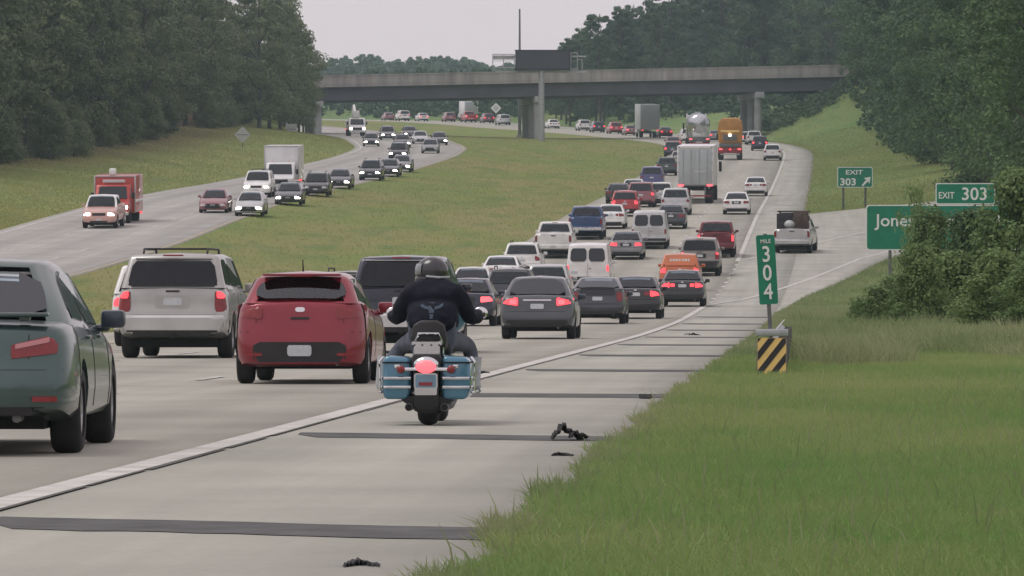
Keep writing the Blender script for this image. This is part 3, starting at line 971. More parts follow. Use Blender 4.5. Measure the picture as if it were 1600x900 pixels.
# ------------------------------------------------------------------ lettering
def text_mesh(body, size, bold=0.02, depth=0.004, align='LEFT', sx=1.0):
    cu = bpy.data.curves.new("lettering", 'FONT')
    cu.body = body; cu.size = size; cu.offset = bold * size; cu.extrude = depth; cu.align_x = align
    cu.resolution_u = 3
    o = bpy.data.objects.new("tmp_text", cu); COL.objects.link(o)
    dg = bpy.context.evaluated_depsgraph_get(); dg.update()
    me = bpy.data.meshes.new_from_object(o.evaluated_get(dg), depsgraph=dg)
    bpy.data.objects.remove(o)
    # stand the letters up: x right, z up, facing -Y
    for v in me.vertices:
        x, y, z = v.co
        v.co = (x * sx, -z, y)
    me.flip_normals() if False else None
    me.materials.clear()
    return me
def lettering(body, size, loc, m, parent, bold=.02, align='LEFT', sx=1.0):
    o = link("lettering", text_mesh(body, size, bold, .004, align, sx), parent, m)
    o.location = loc
    return o
def rounded(w, h, r, n=5):
    pts = []
    for cx, cz, a0 in ((w / 2 - r, h / 2 - r, 0), (-w / 2 + r, h / 2 - r, 90), (-w / 2 + r, -h / 2 + r, 180), (w / 2 - r, -h / 2 + r, 270)):
        for i in range(n + 1):
            a = R(a0 + 90 * i / n)
            pts.append((cx + r * math.cos(a), cz + r * math.sin(a)))
    return pts
def panel(name, w, h, r, y, th, m, parent, cx=0, cz=0):
    o = MB().prism(rounded(w, h, r), 'Y', y, y + th).obj(name, m, parent, smooth=False)
    o.location = (cx, 0, cz)
    return o

# mile marker (leaning slightly)
p = spot(1208, 80)
mm = empty("mile_marker", p, "tall narrow green MILE 304 post sign leaning left above the striped marker", "road sign", None, (0, R(-3.2), 0))
s = F / 80
zc = EYE + (450 - 421) / s - p.z; hh = .965; ww = .26
MB().box((0, .035, (zc + .5) / 2 - .25), (.055, .04, zc + 1.0)).obj("post", M['dgalv'], mm, bevel=.006)
panel("sign_panel", ww, hh, .03, 0, .006, M['sgreen'], mm, 0, zc)
lettering("MILE", .078, (0, -.006, zc + .368), M['swhite'], mm, .01, 'CENTER', .95)
for k, dgt in enumerate("304"):
    lettering(dgt, .31, (0, -.006, zc + .112 - k * .26), M['swhite'], mm, .012, 'CENTER', .85)

# guardrail whose end carries the striped marker
p = spot(1206, 79.5)
gr = empty("guardrail", p, "low grey guardrail whose end box carries the black and yellow striped marker", "guardrail")
dirv = Vector((.052, 1, 0)).normalized()
gr.rotation_euler = (0, 0, -math.atan2(.052, 1))
s = F / 79.5
zt = EYE - (522 - 450) / s - p.z
zm0 = EYE - (587 - 450) / s - p.z
zm1 = EYE - (528 - 450) / s - p.z
MB().box((.0, .22, zt - .36), (.42, .36, .60)).obj("end_box", M['dgalv'], gr, bevel=.03)
MB().box((0, .04, zt + .02), (.45, .10, .10)).obj("end_cap", M['galv'], gr, bevel=.015)
mw, mh = .395, (zm1 - zm0)
mk = MB().prism(rounded(mw, mh, .015), 'Y', 0, .005).obj("marker_panel", M['syellow'], gr, smooth=False)
mk.location = (0, -.0, (zm0 + zm1) / 2)
# diagonal stripes rising to the right, clipped to the panel
def clip(poly, a, b, c):
    out = []
    for i in range(len(poly)):
        p_, q_ = poly[i], poly[(i + 1) % len(poly)]
        dp_ = a * p_[0] + b * p_[1] - c; dq_ = a * q_[0] + b * q_[1] - c
        if dp_ <= 0: out.append(p_)
        if dp_ * dq_ < 0:
            t = dp_ / (dp_ - dq_); out.append((p_[0] + t * (q_[0] - p_[0]), p_[1] + t * (q_[1] - p_[1])))
    return out
nx, nz_ = -math.sin(R(52)), math.cos(R(52))
pw = .078
for k in range(-4, 5):
    poly = [(-mw / 2 + .004, -mh / 2 + .004), (mw / 2 - .004, -mh / 2 + .004), (mw / 2 - .004, mh / 2 - .004), (-mw / 2 + .004, mh / 2 - .004)]
    c0 = k * 2 * pw
    poly = clip(poly, nx, nz_, c0 + pw / 2)
    if len(poly) >= 3: poly = clip(poly, -nx, -nz_, -(c0 - pw / 2))
    if len(poly) < 3: continue
    link("stripe", MB().prism(poly, 'Y', -.004, -.0005).mesh("stripe", smooth=False), mk, M['black'])
# W-beam rail and posts running up the road
prof = [(0, -.155), (.04, -.13), (.08, -.085), (.04, -.04), (.0, 0), (.04, .04), (.08, .085), (.04, .13), (0, .155)]
b = MB(); n = len(prof); vs = []; fs = []
NY = 12
for i in range(NY + 1):
    yy_ = .45 + i * 2.2
    gz = float(G(p.x + .052 * yy_, p.y + yy_)) - p.z
    for q in prof: vs.append((-q[0] + .06, yy_, gz + .52 + q[1]))
    for q in prof[::-1]: vs.append((-q[0] + .065, yy_, gz + .52 + q[1]))
for i in range(NY):
    for k in range(2 * n):
        fs.append((i * 2 * n + k, i * 2 * n + (k + 1) % (2 * n), (i + 1) * 2 * n + (k + 1) % (2 * n), (i + 1) * 2 * n + k))
fs.append(tuple(range(2 * n)))
b.add(vs, fs); b.obj("rail", M['galv'], gr)
for i in range(0, NY):
    yy_ = 1.2 + i * 2.2
    gz = float(G(p.x + .052 * yy_, p.y + yy_)) - p.z
    o = MB().box((.13, yy_, gz - .05), (.12, .16, 1.2)).obj("post", M['wood'], gr, bevel=.01)

# exit gore sign
p = spot(1336, 384)
eg = empty("exit_sign", p, "small green EXIT 303 sign with an up-right arrow standing in the gore", "road sign")
s = F / 384
w, h = 55 / s, 32 / s
zc = EYE + (450 - 277) / s - p.z
panel("sign_panel", w, h, .12, 0, .02, M['swhite'], eg, 0, zc)
panel("sign_face", w - .09, h - .09, .1, -.006, .004, M['sgreen'], eg, 0, zc)
lettering("EXIT", .42, (-.06, -.012, zc + .19), M['swhite'], eg, .015, 'CENTER', 1.35)
lettering("303", .66, (-1.02, -.012, zc - .53), M['swhite'], eg, .025, 'LEFT', 1.12)
arrow = MB().prism([(-.30, -.26), (-.22, -.34), (.12, .0), (.22, -.16), (.30, .30), (-.16, .22), (0, .1)], 'Y', -.012, -.007)
o = arrow.obj("arrow", M['swhite'], eg, smooth=False); o.location = (.74, 0, zc - .27)
for dx in (-.78, .7):
    MB().box((dx, .1, zc / 2 - .4), (.14, .12, zc + .9)).obj("post", M['wood'], eg, smooth=False)

# large guide sign half hidden by shrubs
p = spot(1462, 200)
gs = empty("guide_sign", p, "large green exit sign reading Jones, half hidden by shrubs beside the ramp", "road sign")
s = F / 200
x0, x1 = (1353 - 1462) / s, (1590 - 1462) / s
zt_, zb_ = EYE + (450 - 320) / s - p.z, EYE + (450 - 391) / s - p.z
w, h = x1 - x0, zt_ - zb_
cxs = (x0 + x1) / 2; czs = (zt_ + zb_) / 2
panel("sign_panel", w, h, .12, 0, .03, M['swhite'], gs, cxs, czs)
panel("sign_face", w - .08, h - .08, .10, -.006, .004, M['sgreen'], gs, cxs, czs)
lettering("Jones Sausage Rd", .60, (x0 + .34, -.012, zt_ - .74), M['swhite'], gs, .012, 'LEFT', 1.04)
tx0, tx1 = (1462 - 1462) / s, (1555 - 1462) / s
th_ = (321 - 288) / s
tc_ = (tx0 + tx1) / 2
panel("exit_tab", tx1 - tx0, th_, .06, 0, .03, M['swhite'], gs, tc_, zt_ + th_ / 2 + .02)
panel("tab_face", tx1 - tx0 - .07, th_ - .07, .05, -.006, .004, M['sgreen'], gs, tc_, zt_ + th_ / 2 + .02)
lettering("EXIT", .32, (tx0 + .09, -.012, zt_ + .22), M['swhite'], gs, .012, 'LEFT', .85)
lettering("303", .62, (tx0 + .88, -.012, zt_ + .17), M['swhite'], gs, .012, 'LEFT', 1.0)
for px in (1391, 1540):
    xx = (px - 1462) / s
    MB().box((xx, .12, zt_ / 2 - .4), (.10, .16, zt_ + .6)).obj("post", M['dgalv'], gs, smooth=False)

# two signs on the left bank
p = spot(379, 560)
ws = empty("warning_sign", p, "pale diamond shaped sign on a post at the foot of the left wood", "road sign")
zc = EYE + (450 - 210.5) * 560 / F - p.z
o = MB().prism(rounded(1.14, 1.14, .06), 'Y', 0, .02).obj("sign_panel", M['sback'], ws, smooth=False)
o.rotation_euler = (0, R(45), 0); o.location = (0, 0, zc)
MB().box((0, .07, zc / 2 - .2), (.09, .08, zc + 1.2)).obj("post", M['dgalv'], ws, smooth=False)
MB().box((0, -.02, zc), (1.1, .03, .06)).obj("brace", M['dgalv'], ws, smooth=False)
p = spot(455, 700)
rs_ = empty("route_sign", p, "small pale square sign on the left bank beside the bridge column", "road sign")
zc = EYE + (450 - 202) * 700 / F - p.z
MB().prism(rounded(1.4, 1.3, .06), 'Y', 0, .02).obj("sign_panel", M['sback'], rs_, smooth=False).location = (0, 0, zc)
MB().box((0, .07, zc / 2 - .2), (.1, .08, zc + 1.0)).obj("post", M['dgalv'], rs_, smooth=False)
MB().box((0, -.02, zc), (1.3, .03, .06)).obj("brace", M['dgalv'], rs_, smooth=False)
# work-zone diamond beyond the overpass
p = spot(775, 925)
wz = empty("warning_sign", p, "small pale orange edged diamond sign above the queue under the overpass", "road sign")
zc = EYE + (450 - 169) * 925 / F - p.z
o = MB().prism(rounded(1.2, 1.2, .06), 'Y', 0, .02).obj("sign_panel", M['swhite'], wz, smooth=False)
o.rotation_euler = (0, R(45), 0); o.location = (0, 0, zc)
o = MB().prism(rounded(.8, .8, .05), 'Y', -.02, -.004).obj("sign_face", M['sback'], wz, smooth=False)
o.rotation_euler = (0, R(45), 0); o.location = (0, 0, zc)
MB().box((0, .07, zc / 2 - .2), (.12, .08, zc + 1.0)).obj("post", M['dgalv'], wz, smooth=False)

# ------------------------------------------------------------------ scraps on the shoulder
def scrap(px, py, w, h, rz, seed, label):
    rr = random.Random(seed)
    p = at(px, py)
    b = MB()
    n = 16
    # a torn strip of tread: curved, twisted, ragged
    for piece in range(3):
        ph = rr.uniform(0, 2); off = rr.uniform(-.25, .25) * w; ww = rr.uniform(.05, .11); sc = rr.uniform(.5, 1)
        vs = []; fs = []
        for i in range(n + 1):
            t = i / n - .5
            z = h * sc * max(.03, math.sin(math.pi * (i / n)) ** .8 * (1 if t < 0 else .45)) * rr.uniform(.6, 1.15)
            x = off + t * w * sc
            yv = .10 * math.sin(3 * t + ph)
            g = ww * rr.uniform(.5, 1.3)
            tw = .6 * math.sin(4 * t + ph)
            for dx, dz in ((-g, 0), (g, 0), (g, .022), (-g, .022)):
                vs.append((x + .3 * dz, yv + dx * math.cos(tw), .005 + z + dz + abs(dx) * abs(math.sin(tw)) * .8 * min(1, h / .12)))
        for i in range(n):
            for k in range(4):
                fs.append((4 * i + k, 4 * i + (k + 1) % 4, 4 * i + 4 + (k + 1) % 4, 4 * i + 4 + k))
        fs += [(0, 1, 2, 3), (4 * n + 3, 4 * n + 2, 4 * n + 1, 4 * n)]
        b.add(vs, fs)
    o = b.obj("tyre_scrap", M['rubber'], None)
    o.location = p + Vector((0, 0, .0)); o.rotation_euler = (0, 0, rz)
    tag(o, label, "tyre scrap", "torn tyre scraps on the shoulder")
M['rubber'] = mat("torn_rubber", (.022, .022, .024), .85, vary=.5, scale=9, bump=.6, bscale=25)
scrap(894, 692, .27, .11, .15, 1, "upright black tyre scrap lying across the rumble strip right of the motorcycle")
scrap(1081, 525, .33, .05, 0, 2, "flat black tyre scrap on the shoulder near the farther rumble strips")
scrap(1013, 626, .13, .05, .4, 3, "small dark scrap at the grass end of the rumble strip beyond the motorcycle")
scrap(556, 893, .13, .02, .1, 4, "thin dark scrap on the shoulder at the bottom of the picture")
scrap(753, 586, .20, .035, 0, 5, "dark scrap on the white line right of the motorcycle")
scrap(880, 717, .15, .015, 0, 6, "thin sliver of rubber just below the upright tyre scrap")
# ------------------------------------------------------------------ vehicles
def paint(name, col, metal=.35, rough=.32):
    return mat(name, col, rough, metal, vary=.13, scale=1.6, coat=.7)
M['glass'] = mat("dark_car_glass", (.015, .018, .024), .05, 0, vary=.0, coat=.2)
def see_through(name, tint, ior=1.5):
    m, t, b = nodes(name)
    t.nodes.remove(b)
    tr = t.nodes.new("ShaderNodeBsdfTransparent"); tr.inputs['Color'].default_value = list(tint) + [1]
    gl = t.nodes.new("ShaderNodeBsdfGlossy"); gl.inputs['Roughness'].default_value = .04; gl.inputs['Color'].default_value = (.9, .95, 1, 1)
    fr = t.nodes.new("ShaderNodeFresnel"); fr.inputs['IOR'].default_value = ior
    mx_ = t.nodes.new("ShaderNodeMixShader")
    t.links.new(fr.outputs[0], mx_.inputs[0]); t.links.new(tr.outputs[0], mx_.inputs[1]); t.links.new(gl.outputs[0], mx_.inputs[2])
    t.links.new(mx_.outputs[0], t.nodes['Material Output'].inputs['Surface'])
    return m
M['lglass'] = see_through("clear_car_glass", (.86, .90, .89), 1.9)
M['vglass'] = see_through("tinted_car_glass", (.62, .66, .68))
M['pglass'] = see_through("privacy_car_glass", (.28, .30, .34))
M['lining'] = mat('pale_headliner', (.46, .46, .44), .95, vary=.08, scale=4)
M['seatcloth'] = mat("grey_seat_cloth", (.17, .17, .165), .9, vary=.2, scale=8)
M['trim'] = mat("black_plastic_trim", (.02, .02, .022), .6, vary=.2, scale=5)
M['tyre'] = mat("tyre_rubber", (.018, .018, .019), .85, vary=.3, scale=8)
M['rim'] = mat("wheel_alloy", (.40, .40, .42), .35, .8, vary=.15, scale=6)
M['rose_lens'] = mat("pale_red_lens", (.50, .20, .22), .2, vary=.1, scale=9, coat=.5)
M['tail'] = mat("red_tail_lens", (.22, .012, .016), .25, vary=.15, scale=12, coat=.5)
M['tail_on'] = mat("lit_tail_lens", (.6, .03, .04), .3, vary=0, emit=(1.0, .07, .09), es=1.6)
M['brake'] = mat("bright_brake_lens", (.8, .1, .1), .3, vary=0, emit=(1.0, .13, .16), es=1.5)
M['lens'] = mat("clear_lamp_lens", (.55, .56, .58), .15, vary=.1, scale=9, coat=.5)
M['head'] = mat("lit_headlamp", (.9, .85, .8), .3, vary=0, emit=(1.0, .92, .82), es=14.0)
M['plate'] = mat("number_plate", (.52, .55, .58), .5, vary=.1, scale=20)
M['chrome'] = mat("chrome", (.72, .73, .75), .14, 1.0, vary=.05)
M['under'] = mat("dark_underbody", (.012, .012, .012), .9, vary=.3)
M['amber'] = mat("amber_lens", (.7, .22, .03), .3, vary=.1, coat=.4)

class Part:
    def __init__(s, name, me, m, parent=None, loc=(0, 0, 0)): s.name, s.me, s.m, s.parent, s.loc = name, me, m, parent, loc
class Tmpl:
    def __init__(s, axr, axf): s.parts = []; s.axr, s.axf = axr, axf
    def add(s, name, me, m, parent=None, loc=(0, 0, 0)):
        if isinstance(me, MB): me = me.mesh(name)
        if len(me.materials) == 0: me.materials.append(M[m] if m in M else M['trim'])
        s.parts.append(Part(name, me, m, parent, loc)); return len(s.parts) - 1

def half_section(w, zb, zt, crown=.02):
    return [(x * w, zb + z * (zt - zb)) for x, z in ((0, 0), (.80, 0), (.93, .035), (.982, .13), (1, .33), (.998, .52), (.985, .72), (.965, .86), (.93, .945), (.86, .985), (.70, 1.0))] + [(0, zt + crown)]

def car_template(sp):
    L_, W2, H = sp['L'], sp['W'] / 2, sp['H']
    r, tw = sp.get('r', .33), sp.get('tw', .21)
    axr = -L_ / 2 + sp['ro']; axf = axr + sp['wb']
    T = Tmpl(axr, axf)
    rear, front = -L_ / 2, L_ / 2
    top = sp['top']                       # [(distance from the rear, z)]
    bx, bz = zip(*top)
    zbot = sp.get('zb', .24)
    rise_r, rise_f = sp.get('rb', .34), sp.get('fb', .24)
    inset = sp.get('inset', [(0, .12), (.36, .0), (.60, .0), (.64, .05), (1.3, .14)])
    iz, iv = zip(*inset)
    finset = [(0, .10), (.35, 0), (.60, .02), (1.2, .16)]
    fz, fv = zip(*finset)
    rw = sp.get('rw', [(0, .85), (.03, .90), (.09, .945), (.22, .98), (.5, 1.0)])
    fw_ = [(0, .72), (.06, .83), (.18, .91), (.42, .97), (.9, 1.0)]
    ra, rm = zip(*rw); fa_, fm = zip(*fw_)
    ys = sorted(set([0, .03, .09, .22, .5] + [round(.5 + (L_ - 1.4) * i / 12, 3) for i in range(1, 12)] + [L_ - a for a in (.9, .42, .18, .06, 0)]))
    def width(d):
        return W2 * min(np.interp(d, ra, rm), np.interp(L_ - d, fa_, fm))
    rings = []
    for d in ys:
        zt = float(np.interp(d, bx, bz))
        zb = float(np.interp(d, [0, .25, .7, L_ - .8, L_ - .2, L_], [rise_r, rise_r - .04, zbot, zbot, rise_f - .02, rise_f]))
        rings.append((d, half_section(width(d), zb, zt)))
    def ydef(d, z):
        y = rear + d
        if d < .45: y += float(np.interp(z, iz, iv)) * (1 - d / .45)
        if L_ - d < .5: y -= float(np.interp(z, fz, fv)) * (1 - (L_ - d) / .5)
        return y
    b = MB(); n = len(rings[0][1]); k = 2 * n - 2
    vs = []
    for d, hs in rings:
        ring = [(x, z) for x, z in hs] + [(-x, z) for x, z in hs[-2:0:-1]]
        vs += [(x, ydef(d, z), z) for x, z in ring]
    fs = []
    for i in range(len(rings) - 1):
        for j in range(k):
            fs.append((i * k + j, i * k + (j + 1) % k, (i + 1) * k + (j + 1) % k, (i + 1) * k + j))
    def ladder(o):
        q = []
        for j in range(n - 1):
            l0, l1 = (k - j) % k, (k - j - 1) % k
            if j == 0: q.append((o, o + 1, o + l1))
            elif j == n - 2: q.append((o + j, o + j + 1, o + l0))
            else: q.append((o + j, o + j + 1, o + l1, o + l0))
        return q
    fs += ladder(0); fs += [f[::-1] for f in ladder((len(rings) - 1) * k)]
    b.add(vs, fs)
    me = b.mesh("body", smooth=False)
    # wheel arches and, for pickups, the bed are cut out
    c = MB()
    for ya in (axr, axf):
        for sx in (-1, 1):
            c.lathe([(sx * (W2 - .33), r + .055), (sx * (W2 + .2), r + .055)] if sx > 0 else [(-(W2 + .2), r + .055), (-(W2 - .33), r + .055)], (0, ya, r), 'X', 28, 1)
    if sp.get('bed'):
        d0, d1, zf = sp['bed']
        c.box((0, rear + (d0 + d1) / 2, zf + 1), (sp['W'] - .26, d1 - d0, 2.0), mi=1)
    cme = c.mesh("cutter", smooth=False)
    for q in (me, cme):
        q.materials.append(M['trim']); q.materials.append(M['under'])
    cutter = bpy.data.objects.new("cutter", cme); COL.objects.link(cutter)
    def boolean(o):
        m_ = o.modifiers.new("cut", 'BOOLEAN'); m_.operation = 'DIFFERENCE'; m_.object = cutter; m_.solver = 'EXACT'
    me2 = evaluated(me, boolean)
    bpy.data.objects.remove(cutter)
    me2.name = "body"
    me2.materials.clear(); me2.materials.append(M['trim']); me2.materials.append(M['under'])
    me2.polygons.foreach_set('use_smooth', np.ones(len(me2.polygons), dtype=bool))
    me2.set_sharp_from_angle(angle=R(38))
    body = T.add("body", me2, 'paint')
    MB_ = MB().box((0, 0, .27), (sp['W'] - .5, L_ - 1.0, .16)); T.add("underbody", MB_.mesh("underbody", smooth=False), 'under', body)

    # greenhouse: a tapered cabin with rounded edges
    g = sp['cabin']                       # rear-base, rear-roof, front-roof, front-base distances; roof half-width ratio
    yb0, yb1, yf1, yf0 = [rear + a for a in g[:4]]
    wr = W2 * g[4]; wb_ = W2 * sp.get('wbf', .925)
    z_r = float(np.interp(g[0], bx, bz)) - .03; z_f = float(np.interp(g[3], bx, bz)) - .03
    zr = H - .035
    A = [Vector((-wb_, yb0, z_r)), Vector((wb_, yb0, z_r)), Vector((wb_, yf0, z_f)), Vector((-wb_, yf0, z_f))]
    B = [Vector((-wr, yb1, zr - .025)), Vector((wr, yb1, zr - .025)), Vector((wr * .97, yf1, zr - .035)), Vector((-wr * .97, yf1, zr - .035))]
    sr = (yb1 - yb0) / (B[0].z - z_r); sf = (yf1 - yf0) / (B[2].z - z_f)
    mid0, mid1 = Vector((0, yb1 + .028 * sr, B[0].z + .028)), Vector((0, yf1 + .028 * sf, B[2].z + .028))
    midc = Vector((0, (yb1 + yf1) / 2, H))
    lc, rc = (B[0] + B[3]) / 2 + Vector((-.015, 0, .03)), (B[1] + B[2]) / 2 + Vector((.015, 0, .03))
    vs = A + B + [mid0, mid1, midc, lc, rc]
    fs = [(0, 1, 5, 8, 4), (2, 3, 7, 9, 6), (1, 2, 6, 12, 5), (3, 0, 4, 11, 7), (4, 8, 10, 11), (8, 5, 12, 10), (11, 10, 9, 7), (10, 12, 6, 9)]
    cab = MB().add(vs, fs).mesh("cabin", bevel=sp.get('cbev', .055), seg=3, ang=50)
    if sp.get('open', True):
        bm = bmesh.new(); bm.from_mesh(cab)
        for sgn in (-1, 1):
            cand = [f for f in bm.faces if f.normal.y * sgn > .25 and abs(f.normal.x) < .3]
            f = max(cand, key=lambda f: f.calc_area())
            bmesh.ops.inset_individual(bm, faces=[f], thickness=sp.get('hole', .075), depth=0)
            bmesh.ops.delete(bm, geom=[f], context='FACES')
        bm.to_mesh(cab); bm.free()
        # seats above the belt line, parcel shelf
        zb_ = max(z_r, z_f) + .02
        sh = MB().box((0, (yb0 + yf0) / 2, zb_ + .05), (W2 * 1.5, (yf0 - yb0) * .80, .02))
        T.add("shelf", sh.mesh("shelf", smooth=False), 'seatcloth', body)
        room = zr - zb_
        hl = MB().box((0, (yb1 + yf1) / 2, zr - max(.075, sp.get('cbev', .055) * .85)), (wr * 1.72, (yf1 - yb1) * 1.04, .02))
        T.add("headliner", hl.mesh("headliner", smooth=False), 'lining', body)
        for yy_, xs, hh in ((yb1 + (yf1 - yb1) * .30, (-.42, .42), .26), (yb1 + (yf1 - yb1) * .78, (-.38, .38), .42)):
            s_ = MB()
            for x in xs:
                s_ = MB().box((x, yy_, zb_ + room * hh * .34), (.42, .14, room * hh * .6)).box((x, yy_ + .01, zb_ + room * (hh + .02)), (.23, .09, room * .26)).cyl((x, yy_, zb_ + room * .3), (x, yy_, zb_ + room * hh), .03, n=6)
                T.add("seat", s_.mesh("seat", bevel=.025), 'seatcloth', body)
    T.add("cabin", cab, 'paint', body)
    bulge_r = sp.get('bulge', .05)
    def pane(name, q, u0, u1, v0, v1, m, bulge=0.0, rad=.12, off=.006, parent=body):
        """q: corner points (base a, base b, top b, top a); rounded outline in the (u,v) square"""
        nrm = (q[1] - q[0]).cross(q[3] - q[0]).normalized()
        pts = []
        uw, vh = u1 - u0, v1 - v0
        asp = ((q[1] - q[0]).length * uw) / max(.01, (q[3] - q[0]).length * vh)
        ru, rv = rad * uw / max(1, asp), rad * vh * min(1, asp)
        N = 5
        outl = []
        for cu, cv, a0 in ((u1 - ru, v1 - rv, 0), (u0 + ru, v1 - rv, 90), (u0 + ru, v0 + rv, 180), (u1 - ru, v0 + rv, 270)):
            for i in range(N): outl.append((cu + ru * math.cos(R(a0 + 90 * i / (N - 1))), cv + rv * math.sin(R(a0 + 90 * i / (N - 1)))))
        rowsN = 6
        # grid patch so that the pane can curve with the body
        nu, nv = 10, 5
        vs = []
        for jv in range(nv + 1):
            v = v0 + vh * jv / nv
            # width of the rounded outline at this v
            dv = max(0, (v0 + rv) - v, v - (v1 - rv)) / max(rv, 1e-6)
            sh = ru * (1 - math.sqrt(max(0, 1 - min(1, dv) ** 2)))
            for iu in range(nu + 1):
                u = u0 + sh + (uw - 2 * sh) * iu / nu
                p_ = (q[0] * (1 - u) + q[1] * u) * (1 - v) + (q[3] * (1 - u) + q[2] * u) * v
                p_ = p_ + nrm * (off + bulge * (1 - (2 * u - 1) ** 2))
                vs.append(p_)
        nn = len(vs)
        vs += [p_ - nrm * .02 for p_ in vs]
        fs = []
        for jv in range(nv):
            for iu in range(nu):
                a = jv * (nu + 1) + iu
                fs.append((a, a + 1, a + nu + 2, a + nu + 1)); fs.append(tuple(nn + t for t in (a + nu + 1, a + nu + 2, a + 1, a)))
        W_1 = nu + 1
        bd = list(range(nu + 1)) + [j * W_1 + nu for j in range(1, nv + 1)] + [nv * W_1 + i for i in range(nu - 1, -1, -1)] + [j * W_1 for j in range(nv - 1, 0, -1)]
        for i in range(len(bd)):
            a, c2 = bd[i], bd[(i + 1) % len(bd)]
            fs.append((a, a + nn, c2 + nn, c2))
        me_ = MB().add(vs, fs).mesh(name)
        return T.add(name, me_, m, parent)
    mid_r = B[0].lerp(B[1], .5)
    rg_ = sp.get('rglass', (.07, .93, .10, .90))
    rb = (mid0 - (B[0] + B[1]) / 2).y
    rear_q = [A[0], A[1], B[1], B[0]]
    rgp = pane("rear_window", rear_q, *rg_, sp.get('rgm', 'vglass'), bulge=.035, off=.012, rad=sp.get('rrad', .14))
    pane("windscreen", [A[2], A[3], B[3], B[2]], .06, .94, .06, .93, 'vglass' if sp.get('open', True) else 'glass', bulge=.05, off=.012)
    sw = sp.get('side', [(.52, .93), (.08, .485)])
    for sgn in (1, -1):
        q = [A[1], A[2], B[2], B[1]] if sgn > 0 else [A[3], A[0], B[0], B[3]]
        for u0, u1 in sw:
            a, c2 = (u0, u1) if sgn > 0 else (1 - u1, 1 - u0)
            pane("side_window", q, a, c2, .12, .88, 'glass', bulge=.0, rad=.16, off=.01)

    # patches that hug the rear or the front
    def surf(x, z, endf):
        w, z_i, v_i, aa, mm_ = (W2, iz, iv, ra, rm) if endf < 0 else (W2, fz, fv, fa_, fm)
        zt = float(np.interp(0 if endf < 0 else L_, bx, bz)); zb = rise_r if endf < 0 else rise_f
        tz = min(1, max(0, (z - zb) / max(.01, zt - zb)))
        prof = float(np.interp(tz, [0, .035, .13, .33, .52, .72, .86, .945, .985, 1], [.80, .93, .982, 1, .998, .985, .965, .93, .86, .70]))
        m_ = min(.999, abs(x) / (W2 * max(.5, prof)))
        d = float(np.interp(m_, mm_, aa)) if m_ > mm_[0] else 0
        dd = d / (.45 if endf < 0 else .5)
        ins = float(np.interp(z, z_i, v_i)) * max(0, 1 - dd)
        return (rear + d + ins) if endf < 0 else (front - d - ins)
    def patch(name, x0, x1, z0, z1, m, endf=-1, off=.012, nx_=14, nz_=6, rad=.3, depth=.05, parent=body, skew=0.0, z1b=None, z0b=None):
        vs = []
        for jz in range(nz_ + 1):
            t = jz / nz_
            e = abs(2 * t - 1)
            for ix in range(nx_ + 1):
                s_ = ix / nx_
                zz0 = z0 + ((z0b if z0b is not None else z0) - z0) * s_
                zz1 = z1 + ((z1b if z1b is not None else z1) - z1) * s_
                z = zz0 + (zz1 - zz0) * t
                inset_ = rad * .5 * min(x1 - x0, z1 - z0) * (1 - math.sqrt(max(0, 1 - max(0, (e - .4) / .6) ** 2)))
                x = x0 + inset_ + (x1 - x0 - 2 * inset_) * s_ + skew * (t - .5)
                y = surf(x, z, endf) + endf * off
                vs.append(Vector((x, y, z)))
        nn = len(vs)
        vs += [v + Vector((0, -endf * depth, 0)) for v in vs]
        fs = []
        W_1 = nx_ + 1
        for jz in range(nz_):
            for ix in range(nx_):
                a = jz * W_1 + ix
                fs.append((a, a + 1, a + W_1 + 1, a + W_1)); fs.append(tuple(nn + t for t in (a + W_1, a + W_1 + 1, a + 1, a)))
        bd = list(range(W_1)) + [j * W_1 + nx_ for j in range(1, nz_ + 1)] + [nz_ * W_1 + i for i in range(nx_ - 1, -1, -1)] + [j * W_1 for j in range(nz_ - 1, 0, -1)]
        for i in range(len(bd)):
            a, c2 = bd[i], bd[(i + 1) % len(bd)]
            fs.append((a, a + nn, c2 + nn, c2))
        return T.add(name, MB().add(vs, fs).mesh(name), m, parent)
    for it in sp['rearfit']:
        nm, x0, x1, z0, z1, m = it[:6]
        kw = it[6] if len(it) > 6 else {}
        mirror = kw.pop('mirror', False) if kw else False
        kw2 = dict(kw)
        patch(nm, x0, x1, z0, z1, m, -1, **kw2)
        if mirror:
            k3 = dict(kw2)
            if 'z0b' in k3 or 'z1b' in k3:
                za, zb2 = k3.get('z0b', z0), k3.get('z1b', z1)
                k3['z0b'], k3['z1b'] = z0, z1
                patch(nm, -x1, -x0, za, zb2, m, -1, **k3)
            else: patch(nm, -x1, -x0, z0, z1, m, -1, **k3)
    f = sp.get('frontfit')
    hz = float(np.interp(L_ - .1, bx, bz))
    if f is None:
        f = [("grille", -.38, .38, hz - .22, hz - .07, 'trim'), ("headlight", .46 * W2 / .9, .82 * W2 / .9, hz - .21, hz - .06, 'head', True), ("lower_grille", -.5, .5, .30, .44, 'trim'), ("number_plate", -.15, .15, .46, .56, 'plate')]
    for it in f:
        patch(it[0], *it[1:5], it[5], 1)
        if len(it) > 6 and it[6]: patch(it[0], -it[2], -it[1], *it[3:5], it[5], 1)
    # wheels
    tyre = MB().lathe([(-tw / 2, r * .66), (-tw / 2, r * .90), (-tw / 2 + .02, r * .975), (-tw / 4, r), (tw / 4, r), (tw / 2 - .02, r * .975), (tw / 2, r * .90), (tw / 2, r * .66)], axis='X', n=28, closed=True).mesh("tyre", ang=50)
    rimb = MB().lathe([(.0, r * .68), (tw * .40, r * .68), (tw * .42, r * .6), (tw * .25, r * .56), (tw * .2, r * .1), (tw * .25, .04), (0, .03)], axis='X', n=24)
